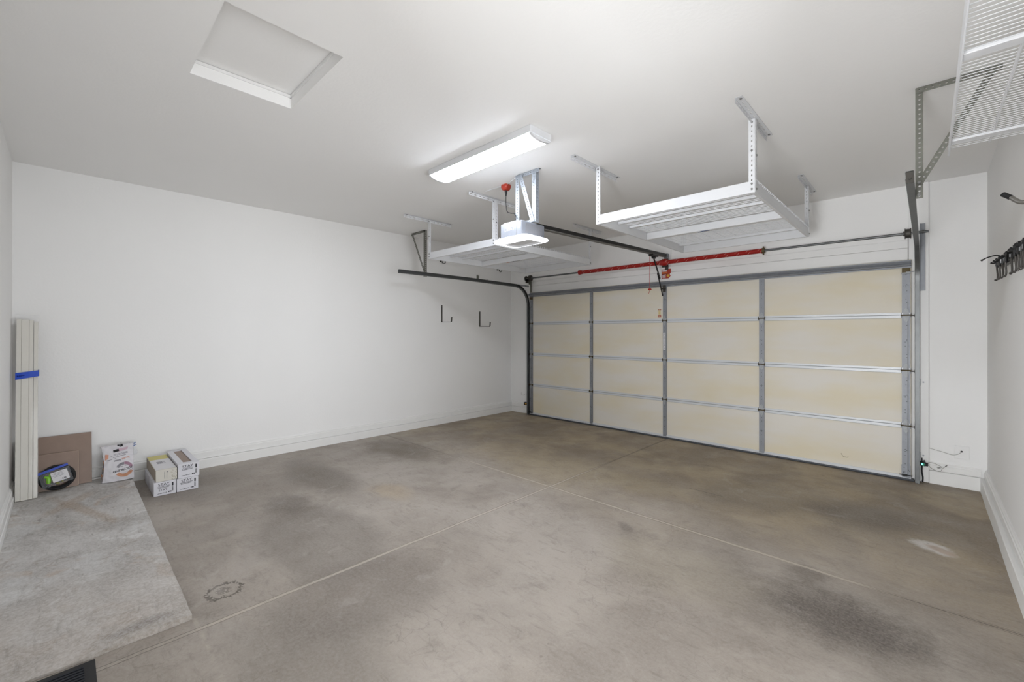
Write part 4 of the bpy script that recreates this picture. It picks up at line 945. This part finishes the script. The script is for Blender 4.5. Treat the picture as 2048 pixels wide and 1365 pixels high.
b = MB(); b.box((5.487, 5.935, 0.165), (5.525, 5.985, 0.20)); b.tube([(5.515, 5.945, 0.182), (5.54, 5.945, 0.182)], [0.014, 0.018], 10); b.build('housing', M['rubber'], t, bevel=0.004)
b = MB(); b.cyl((5.50, 5.934, 0.184), (5.50, 5.93, 0.184), 0.006, 12); b.build('indicator_light', M['led_green'], t)
b = MB(); b.cyl((5.506, 5.9345, 0.182), (5.506, 5.9325, 0.182), 0.014, 14); b.build('lens', M['sensor_green'], t)
b = MB(); b.bar((5.455, 5.905, 0.215), (5.50, 5.94, 0.205), 0.006, 0.006); b.bar((5.455, 5.905, 0.185), (5.495, 5.94, 0.17), 0.006, 0.006); b.bar((5.50, 5.965, 0.165), (5.498, 5.97, 0.235), 0.01, 0.004, (0, 1, 0)); b.disc((5.515, 5.95, 0.212), (0, 1, 0), 0.007, 6, 0.006); b.build('bracket', M['rubber'], t)
b = MB(); b.tube(smooth_path([(5.50, 5.975, 0.16), (5.498, 5.975, 0.11), (5.505, 5.975, 0.05), (5.503, 5.975, 0.006)], 6), 0.006, 8); b.build('lead', M['rubber'], t)
t = thing('safety_sensor', (0.46, 5.93, 0.19), 'small black safety sensor beside the left track, low in the corner', 'sensor')
b = MB(); b.box((0.42, 5.94, 0.165), (0.49, 5.978, 0.205)); b.box((0.405, 5.93, 0.16), (0.42, 5.985, 0.21)); b.build('housing', M['rubber'], t, bevel=0.003)
b = MB(); b.box((0.426, 5.938, 0.175), (0.446, 5.9405, 0.195)); b.box((0.456, 5.938, 0.175), (0.474, 5.9405, 0.195)); b.build('lens', M['amber'], t)
b = MB(); b.tube(smooth_path([(0.27, YD - 0.006, 0.36), (0.275, YD - 0.012, 0.325), (0.32, YD - 0.012, 0.315), (0.36, YD - 0.01, 0.34), (0.372, YD - 0.028, 0.345), (0.40, 5.993, 0.345), (0.44, 5.993, 0.34)], 6), 0.002, 6)
o = b.build('sensor_wire', M['wire'], smooth=True); tag(o, 'thin curled wire on the wall in the left corner by the door', 'wire')

# ================================================================ things on the ramp and floor, left corner
# bundle of vinyl planks
pb = thing('plank_bundle', (0.28, 0.09, ramp_z(0.3)), 'tall bundle of white trim planks in clear wrap with blue tape', 'plank bundle')
Hh = 1.475; xb_, xt_ = 0.285, 0.105
zf = ramp_z(0.36) + 0.001
def lean(x, y, h): return (x + xb_ + (xt_ - xb_) * h / Hh, y, zf + h * math.sqrt(1 - ((xb_ - xt_) / Hh) ** 2))
def leanbox(b, xa, xc, ya, yc, h0, h1):
    rings = []
    for h in (h0, h1): rings.append([lean(xa, ya, h), lean(xc, ya, h), lean(xc, yc, h), lean(xa, yc, h)])
    b.loft(rings); return b
for (ya, yc, dx, hh) in ((0.030, 0.058, 0.0, Hh), (0.0585, 0.100, 0.004, Hh - 0.004), (0.1005, 0.124, 0.0, Hh - 0.008), (0.1265, 0.150, -0.006, Hh - 0.02)):
    leanbox(MB(), -0.03, 0.03 + dx, ya, yc, 0.004, hh).build('plank', M['plank'], pb, bevel=0.002)
b = MB(); rings = []
for i in range(50):
    h = 0.02 + (Hh + 0.015) * i / 49; ring = []
    for (x, y) in ((-0.034, 0.0275), (0.0, 0.0272), (0.039, 0.0275), (0.041, 0.06), (0.041, 0.10), (0.036, 0.152), (0.03, 0.1545), (0.0, 0.1545), (-0.034, 0.154)):
        k_ = 0.0016 * noise.noise(Vector((x * 60, y * 60, h * 9))); ring.append(lean(x + k_ + 0.002, y + abs(k_), h))
    rings.append(ring)
b.loft(rings, False, True); b.build('plastic_wrap', M['bundle_film'], pb, smooth=True)
b = MB(); rings = []
for (x, y, s) in ((0.0375, 0.0265, 0), (0.0415, 0.06, 0.25), (0.0415, 0.10, 0.55), (0.038, 0.153, 0.95), (0.034, 0.156, 1), (-0.034, 0.156, 1), (-0.036, 0.0262, 0)):
    h = 0.975 + 0.022 * s; rings.append([lean(x + 0.004, y, h), lean(x + 0.004, y, h + 0.055 - 0.006 * s), lean(x + 0.0045, y, h + 0.055 - 0.006 * s), lean(x + 0.0045, y, h)])
b.loft(rings + [rings[0]]); tp = b.build('tape', M['blue_tape'], pb)
b = MB(); pts = []
for i in range(34):
    s = i / 33; yy = 0.036 + 0.042 * s; pts.append(lean(0.0468, yy, 1.003 + 0.006 * s + 0.008 * math.sin(i * 1.9) * (0.5 + 0.5 * math.sin(i * 0.7))))
b.tube(pts, 0.0011, 4); b.build('handwriting', M['ink_navy'], tp)

# leaning tiles
def leaning_tile(name, x0, y0, size, zb_, th, tilt, label, cat, edge=None):
    t = thing(name, (x0, y0 + size / 2, zb_), label, cat, 'brown floor tiles leaning on the left wall')
    u = Vector((-math.sin(tilt), 0, math.cos(tilt))); nn = Vector((math.cos(tilt), 0, math.sin(tilt)))
    c = Vector((x0, y0 + size / 2, zb_)) + u * size / 2 + nn * th / 2 + Vector((0, 0, math.sin(tilt) * 0))
    b = MB(); b.obox(c, (0, 1, 0), u, nn, size / 2, size / 2, th / 2 - 0.0006); b.build('tile_body', M['tile_edge'] if edge else M['tile'], t, bevel=0.0015)
    b = MB(); b.obox(c + nn * (th / 2 - 0.0002), (0, 1, 0), u, nn, size / 2 - 0.0015, size / 2 - 0.0015, 0.0006); b.build('glazed_face', M['tile'], t)
    return c, u, nn
leaning_tile('floor_tile', 0.115, 0.030, 0.446, ramp_z(0.12) + 0.003, 0.010, R(12.5), 'large brown square tile leaning on the left wall behind a smaller one', 'tile')
leaning_tile('floor_tile', 0.150, 0.088, 0.303, ramp_z(0.16) + 0.003, 0.012, R(12), 'smaller brown tile leaning on the larger tile, behind the black coil', 'tile', True)
# coil of black tubing
b = MB(); tl = R(14); u = Vector((-math.sin(tl), 0, math.cos(tl))); nn = Vector((math.cos(tl), 0, math.sin(tl)))
cc = Vector((0.185, 0.262, ramp_z(0.2) + 0.003)); N = 11; pts = []
for q in range(N * 28):
    a = 2 * PI * q / 28; k_ = q / 28
    ry = 0.108 - 0.0022 * k_ + 0.003 * math.sin(k_ * 2.1); rz_ = 0.100 - 0.0026 * k_ + 0.003 * math.cos(k_ * 1.7)
    cz = 0.107; p = cc + Vector((0, 1, 0)) * (ry * math.cos(a)) + u * (cz - 0.002 * (k_ % 3) + rz_ * math.sin(a)) + nn * (0.008 + 0.0075 * (k_ % 4) + 0.001 * math.sin(a * 3))
    pts.append(p)
b.tube(pts, 0.0048, 6); o = b.build('cable_coil', M['rubber'], smooth=True); tag(o, 'coil of black tubing leaning on the smaller brown tile', 'tubing coil')
# zip bag with fittings
t = thing('zip_bag', (0.24, 0.275, ramp_z(0.24)), 'clear zip bag with blue seal and white label hanging on the black coil', 'plastic bag')
o0 = cc + nn * 0.056 + Vector((0, 0.014, -0.006))
rt = Vector((0, math.cos(R(14)), 0)) + u * math.sin(R(14)); rt.normalize(); uu = nn.cross(rt).normalized()
if uu.z < 0: uu = -uu
def zp(a, c_, d_=0): return o0 + rt * a + uu * c_ + nn * d_
b = MB(); rings = []
for i in range(9):
    a = -0.085 + 0.185 * i / 8; ring = []
    bulge = 0.022 * math.sin(PI * i / 8) ** 0.6
    for k_ in range(12):
        an = 2 * PI * k_ / 12; c_ = 0.115 + 0.062 * math.cos(an); ring.append(zp(a, c_, bulge * math.sin(an) * (1 if c_ < 0.15 else 0.5) + 0.004 * noise.noise(Vector((a * 40, c_ * 40, k_)))))
    rings.append(ring)
b.loft(rings); b.build('film', M['zip_film'], t, smooth=True)
b = MB(); 
for (a0, a1, c0_, c1_) in ((-0.092, 0.098, 0.172, 0.194),):
    p = [zp(a0, c0_, -0.002), zp(a1, c0_ + 0.012, -0.002), zp(a1, c1_ + 0.008, -0.002), zp(a0, c1_ - 0.002, -0.002)]; q = [v + nn * 0.008 for v in p]; b.loft([p, q])
b.build('zip_seal', M['zip_blue'], t)
b = MB(); c = zp(0.032, 0.118, 0.026); b.obox(c, rt, uu, nn, 0.050, 0.042, 0.0008); lb = b.build('paper_label', M['label'], t)
b = MB()
for i in range(16):
    if rnd.random() < .8: b.obox(zp(0.040 + i * 0.0016, 0.090, 0.0275), rt, uu, nn, 0.0005, 0.006, 0.0004)
for q in range(4): b.obox(zp(0.025, 0.148 - q * 0.010, 0.0275), rt, uu, nn, 0.036 - 0.008 * (q % 2), 0.0009, 0.0003)
b.build('print', M['ink_soft'], lb)
b = MB(); b.tube([zp(-0.055, 0.145, 0.010), zp(-0.035, 0.130, 0.012), zp(-0.040, 0.105, 0.012), zp(-0.045, 0.085, 0.01)], [0.010, 0.017, 0.016, 0.012], 8); b.tube([zp(-0.02, 0.155, 0.01), zp(-0.03, 0.135, 0.012)], 0.006, 8); b.build('green_fitting', M['green'], t, smooth=True)
b = MB()
for q in range(26):
    a = rnd.uniform(-0.065, 0.07); c_ = rnd.uniform(0.06, 0.13); p = zp(a, c_, 0.008); b.tube([p, p + Vector((rnd.uniform(-.01, .01), rnd.uniform(-.018, .018), rnd.uniform(-.012, .012)))], rnd.uniform(0.004, 0.008), 7)
b.build('grey_fittings', M['greyfit'], t, smooth=True)
b = MB()
for q in range(5):
    a = rnd.uniform(-0.01, 0.03); c_ = rnd.uniform(0.060, 0.075); p = zp(a, c_, 0.016); b.tube([p, p + Vector((0, rnd.uniform(-.012, .012), rnd.uniform(-.01, .01)))], 0.004, 6)
b.build('olive_fittings', M['olive'], t, smooth=True)

# grout bag
gz = ramp_z(0.12) + 0.003
t = thing('grout_bag', (0.19, 0.655, gz), 'crumpled white grout bag printed with an upside-down sunburst', 'grout bag')
GY0, GY1, GH = 0.536, 0.752, 0.305
def bagx(y, z):   # front surface of the bag
    h = (z - gz) / GH; s = (y - (GY0 + GY1) / 2) / ((GY1 - GY0) / 2)
    th = 0.074 + 0.014 * math.sin(min(1, h * 1.6) * PI) - 0.075 * max(0, h - 0.40)
    cx = 0.185 - 0.05 * h
    w_ = noise.noise(Vector((y * 26, z * 26, 1))); w2 = abs(noise.noise(Vector((y * 14 + z * 20, z * 12 - y * 18, 4))))
    return cx + th * (1 - 0.22 * min(1, abs(s)) ** 3) + 0.0045 * w_ - 0.012 * (0.35 - w2) * (0.4 + h)
b = MB(); rings = []; NR = 44
for i in range(NR):
    h = i / (NR - 1); z = gz + GH * h; ring = []
    wsc = 1.0 - 0.06 * math.sin(h * PI) + 0.03 * noise.noise(Vector((h * 5, 0, 2))); sk = 0.008 * math.sin(h * 3) - 0.01 * max(0, h - 0.6)
    y_a = (GY0 + GY1) / 2 + (GY0 - (GY0 + GY1) / 2) * wsc + sk; y_b = (GY0 + GY1) / 2 + (GY1 - (GY0 + GY1) / 2) * wsc + sk * 0.4
    fl = 26
    for k_ in range(fl + 1):
        y = y_b + (y_a - y_b) * k_ / fl; ring.append((bagx(y, z), y, z))
    cx = 0.185 - 0.05 * h; th = 0.074 - 0.075 * max(0, h - 0.40)
    gus = 0.022 * math.sin(h * PI) 
    ring.append((cx + th * 0.45, y_a - 0.006 + gus + 0.006 * noise.noise(Vector((h * 9, 1, 1))), z)); ring.append((cx, y_a + gus, z)); ring.append((cx - th * 0.5, y_a - 0.004 + gus * .6, z))
    for k_ in range(5): y = y_a + (y_b - y_a) * k_ / 4; ring.append((cx - th, y, z))
    ring.append((cx - th * 0.4, y_b + 0.004, z)); ring.append((cx + th * 0.4, y_b + 0.004, z))
    rings.append(ring)
b.loft(rings); gb = b.build('paper_sack', M['bag'], t, smooth=True)
wrp = lambda p: Vector((bagx(p.y, p.z) + 0.0016 + (p.x - 0.3) * 1.0, p.y, p.z))
def bt(body, size, y, z, m, rot=-8, bold=0.0):
    a = R(180 + 8) if rot is None else R(180 - rot)
    r_ = Vector((0, math.cos(a), math.sin(a))); u_ = Vector((0, -math.sin(a), math.cos(a)))
    # viewed from +x: right is +y
    text(body, size, (0.3, y, z), r_, u_, m, t, 'lettering', 0.0003, wrp, bold=bold).parent = gb
bt('POLYBLEND', 0.0245, 0.672, gz + 0.098, M['ink'], -9, 0.0004)
bt('Grout', 0.019, 0.640, gz + 0.178, M['ink_soft'], -9, 0.0003)
bt('Sanded', 0.019, 0.696, gz + 0.190, M['bag_salmon'], -9, 0.0003)
def rays(a0, a1, n, r0, r1, m, nm):
    b = MB(); cy, cz = 0.682, gz + 0.098
    for i in range(n):
        a = R(a0 + (a1 - a0) * i / (n - 1)); pr = Vector((0, math.cos(a), math.sin(a))); pp = Vector((0, -math.sin(a), math.cos(a))); q = []
        for (rr, ww) in ((r0, 0.0012), (r0, -0.0012), ((r0 + r1) / 2, -0.0019), (r1, -0.0024), (r1, 0.0024), ((r0 + r1) / 2, 0.0019)):
            p = Vector((0, cy, cz)) + pr * rr + pp * ww; q.append(p)
        b.loft([[(bagx(p.y, p.z) + 0.0009, p.y, p.z) for p in q], [(bagx(p.y, p.z) + 0.0018, p.y, p.z) for p in q]])
    b.build(nm, m, gb)
rays(18, 85, 12, 0.040, 0.063, M['bag_pink'], 'sunburst_top'); rays(93, 150, 9, 0.040, 0.060, M['ink_soft'], 'sunburst_top')
rays(215, 335, 20, 0.038, 0.066, M['bag_orange'], 'sunburst_bottom')
b = MB()
for (yc_, zc_, L_) in ((0.655, 0.225, 0.12), (0.66, 0.212, 0.10), (0.665, 0.235, 0.10), (0.60, 0.19, 0.06), (0.675, 0.124, 0.07), (0.735, 0.085, 0.02)):
    zz = gz + zc_
    for q in range(int(L_ / 0.006)):
        y = yc_ - L_ / 2 + q * 0.006; zq = zz + (y - yc_) * 0.15
        if rnd.random() < 0.82: b.box((bagx(y, zq) + 0.0006, y, zq), (bagx(y, zq) + 0.0016, y + 0.004, zq + 0.004))
b.build('small_print', M['ink_soft'], gb)
b = MB(); b.loft([[(bagx(y, z) + 0.0008 + e, y, z) for (y, z) in ((0.64, gz + 0.25), (0.71, gz + 0.262), (0.715, gz + 0.285), (0.645, gz + 0.275))] for e in (0, 0.001)]); b.build('pink_panel', mat('pink_panel', 'CDB3BE', 0.6), gb)
# side gusset print
b = MB(); b.m = 0
for q in range(10):
    z = gz + 0.03 + q * 0.02; b.m = (0, 1, 2, 0, 1, 3)[q % 6]; ya_ = GY0 - 0.0155 + 0.018 * math.sin((z - gz) / GH * PI)
    b.box((0.165, ya_ + 0.006, z), (0.225 - (q % 3) * 0.012, ya_ + 0.009, z + 0.015))
b.build('side_print', [M['bag_brown'], M['bag_orange'], M['ink_soft'], M['bag_blue']], gb)
b = MB(); b.loft([[(bagx(y, z) + 0.0009 + e, y, z) for (y, z) in ((0.557, gz + 0.19), (0.578, gz + 0.20), (0.582, gz + 0.235), (0.560, gz + 0.24))] for e in (0, 0.001)]); b.build('orange_patch', M['bag_salmon'], gb)
# torn plastic hanging at the right of the bag
b = MB(); g_ = []
for i in range(8):
    for j in range(7):
        y = 0.735 + 0.045 * j / 6 - 0.012 * (i / 7) + 0.008 * math.sin(i); z = gz + 0.19 + 0.125 * i / 7; g_.append((0.13 + 0.012 * noise.noise(Vector((i, j, 4))), y, z))
b.v = g_
for i in range(7):
    for j in range(6): b.f.append((i * 7 + j, i * 7 + j + 1, (i + 1) * 7 + j + 1, (i + 1) * 7 + j)); b.mi.append(0)
fo = b.build('plastic_liner', M['bag_film'], t, smooth=True)
sol = fo.modifiers.new('solid', 'SOLIDIFY'); sol.thickness = 0.0006
text('15', 0.034, (0.146, 0.760, gz + 0.292), (0, 0.25, -1), (0, 1, 0.25), M['blue_print'], t, 'lettering', bold=0.0012)
# binder clips
def clip(y, z, handles, label, ang):
    tt = thing('binder_clip', (bagx(y, z), y, z), label, 'binder clip', 'black binder clips on the grout bag')
    x = bagx(y, z) + 0.004; ca, sa = math.cos(ang), math.sin(ang); r_ = Vector((0, ca, sa)); u_ = Vector((0, -sa, ca))
    c = Vector((x, y, z)); b = MB()
    w_ = 0.019; hgt = 0.010
    b.loft([[c - r_ * w_ + Vector((px, 0, 0)) + u_ * pz for px, pz in ((-0.012, hgt), (0.004, hgt * 0.9), (0.003, -hgt), (0.0005, -hgt), (0.0005, hgt * 0.6), (-0.010, hgt * 0.75))], [c + r_ * w_ + Vector((px, 0, 0)) + u_ * pz for px, pz in ((-0.012, hgt), (0.004, hgt * 0.9), (0.003, -hgt), (0.0005, -hgt), (0.0005, hgt * 0.6), (-0.010, hgt * 0.75))]]); b.build('spring_clip', M['rubber'], tt)
    if handles:
        b = MB(); b.tube(smooth_path([c - r_ * 0.008 - u_ * 0.006 + Vector((0.005, 0, 0)), c - r_ * 0.004 + u_ * 0.010 + Vector((0.006, 0, 0)), c - r_ * 0.004 + u_ * 0.022 + Vector((0.002, 0, 0)), c - r_ * 0.010 + u_ * 0.028, c + u_ * 0.030, c + r_ * 0.010 + u_ * 0.028, c + r_ * 0.004 + u_ * 0.022 + Vector((0.002, 0, 0)), c + r_ * 0.004 + u_ * 0.010 + Vector((0.006, 0, 0)), c + r_ * 0.008 - u_ * 0.006 + Vector((0.005, 0, 0))], 4), 0.0009, 5); b.build('handle', M['chrome'], tt, smooth=True)
clip(0.660, gz + 0.300, True, 'black binder clip with wire handles on top of the grout bag', R(8))
clip(0.632, gz + 0.262, False, 'black binder clip lower on the front of the grout bag', R(12))

# cartons of tile
def carton(x0, x1, y0, y1, z0, z1, label, kind):
    t = thing('tile_carton', ((x0 + x1) / 2, (y0 + y1) / 2, z0), label, 'box', 'cartons of floor tile by the left wall')
    m = M['carton_old'] if kind == 'old' else M['carton']
    b = MB()
    if kind == 'open':
        b.box((x0, y0, z0), (x1, y1, z1 - 0.022))
        wy0, wy1, wx0, wx1 = y0 + 0.045, y1 - 0.045, x0 + 0.03, x1 - 0.06
        b.box((x0, y0, z1 - 0.022), (x1, wy0, z1)); b.box((x0, wy1, z1 - 0.022), (x1, y1, z1)); b.box((x0, wy0, z1 - 0.022), (wx0, wy1, z1)); b.box((wx1, wy0, z1 - 0.022), (x1, wy1, z1))
        bo = b.build('carton_body', m, t)
        MB().box((wx0 + 0.001, wy0 + 0.001, z1 - 0.0215), (wx1 - 0.001, wy1 - 0.001, z1 - 0.008)).build('tile_stack', M['tile'], t)
    else:
        b.box((x0, y0, z0), (x1, y1, z1)); bo = b.build('carton_body', m, t, bevel=0.0025)
    xf_ = x1 + 0.0005
    if kind != 'old':
        ym_ = (y0 + y1) / 2
        hh = z1 - z0
        text('STAY', 0.034, (xf_, ym_ - 0.008, z1 - hh * 0.20), (0, 1, 0.04), (0, -0.04, 1), M['ink'], t, 'handwriting').parent = bo
        if kind == 'low': text('STAY', 0.026, (xf_, ym_ - 0.014, z1 - hh * 0.60), (0, 1, 0.02), (0, -0.02, 1), M['ink'], t, 'handwriting').parent = bo
        b = MB()
        for rowz, L_, y_s in ((z1 - hh * 0.36, 0.085, ym_ - 0.052), (z1 - hh * 0.44, 0.075, ym_ - 0.050), (z0 + hh * 0.16, 0.060, ym_ - 0.052)):
            y = y_s
            while y < y_s + L_:
                w_ = rnd.uniform(0.002, 0.006); b.box((x1 + 0.0002, y, rowz - 0.0028 + (y - y_s) * 0.05), (x1 + 0.0012, y + w_, rowz + rnd.uniform(0.001, 0.003) + (y - y_s) * 0.05)); y += w_ + rnd.uniform(0.001, 0.003)
        for q in range(3): b.box((x1 + 0.0002, ym_ + 0.022 + q * 0.008, z0 + hh * 0.15), (x1 + 0.0012, ym_ + 0.028 + q * 0.008, z0 + hh * 0.24))
        b.box((x1 + 0.0002, y1 - 0.030, z0 + hh * 0.60), (x1 + 0.0012, y1 - 0.019, z0 + hh * 0.86))
        for q in range(14): b.box((x1 + 0.0002, y1 - 0.030, z0 + hh * 0.22 + q * 0.0029), (x1 + 0.0012, y1 - 0.019 - (q % 3) * 0.001, z0 + hh * 0.22 + q * 0.0029 + 0.0014))
        b.build('printed_label', M['ink'], bo)
        # side seam
        xm_ = x0 + (x1 - x0) * 0.47; MB().box((xm_ - 0.001, y0 - 0.0008, z0 + 0.002), (xm_ + 0.001, y0 + 0.0005, z1 - 0.002)).build('side_seam', M['ink_soft'], bo)
    else:
        MB().box((x0 + 0.002, y0 - 0.001, z0 + 0.003), (x1 - 0.003, y0 + 0.0005, z1 - 0.003)).build('kraft_side', M['carton_side'], bo)
        MB().box((x0 + 0.001, y0 + 0.002, z1 - 0.0005), (x0 + 0.17, y1 - 0.002, z1 + 0.001)).build('yellow_tape', M['yellow'], bo)
        b = MB(); xm_ = x1
        for i in range(2):
            z = z0 + 0.022
            while z < z1 - 0.02:
                h_ = rnd.uniform(0.002, 0.005); b.box((x1 + 0.0002, y0 + 0.058 + i * 0.016, z), (x1 + 0.0012, y0 + 0.061 + i * 0.016 + (0.008 if z > z1 - 0.03 and i else 0), z + h_)); z += h_ + 0.002
        b.build('stamped_text', M['ink_soft'], bo)
        b = MB()
        for q in range(34): y = rnd.uniform(y1 - 0.045, y1 - 0.004); z = rnd.uniform(z0 + 0.004, z1 - 0.012); b.box((x1 + 0.0002, y, z), (x1 + 0.001, y + rnd.uniform(.002, .005), z + rnd.uniform(.002, .004)))
        b.build('tan_print', M['tan_ink'], bo)
        b = MB()
        for q in range(5): b.box((x1 - 0.33 + q * 0.018, y0 + 0.04, z1), (x1 - 0.322 + q * 0.018, y0 + 0.10 - (q % 2) * 0.02, z1 + 0.0013))
        b.build('faint_print', M['ink_soft'], bo)
        MB().box((x0 + 0.171, y0 + 0.004, z1 - 0.0005), (x1 - 0.03, y1 - 0.004, z1 + 0.0007)).build('top_label', M['label'], bo)
    return t
carton(0.135, 0.706, 0.840, 0.995, 0.001, 0.120, 'white carton marked STAY twice, bottom left of the stack', 'low')
carton(0.135, 0.706, 1.000, 1.157, 0.001, 0.116, 'white carton marked STAY once, bottom right of the stack', 'plain')
carton(0.105, 0.700, 0.855, 1.003, 0.1215, 0.222, 'aged cream carton with yellow tape, top left of the stack', 'old')
carton(0.070, 0.700, 1.010, 1.166, 0.1175, 0.243, 'white carton with a cut window showing brown tile, top right', 'open')

# door mat
t = thing('door_mat', (3.0, 0.2, 0.0), 'corner of a ribbed black door mat at the bottom left', 'door mat')
mx0, mx1, my0, my1 = 2.925, 3.85, -0.12, 0.395
MB().box((mx0, my0, 0.0005), (mx1, my1, 0.006)).build('rubber_border', M['rubber'], t, bevel=0.002)
b = MB(); n = 44
for i in range(n):
    x = mx0 + 0.035 + (mx1 - mx0 - 0.07) * i / n; b.box((x, my0 + 0.03, 0.0062), (x + 0.012, my1 - 0.035, 0.013))
o = b.build('ribbed_pile', M['mat_pile'], t, bevel=0.002)
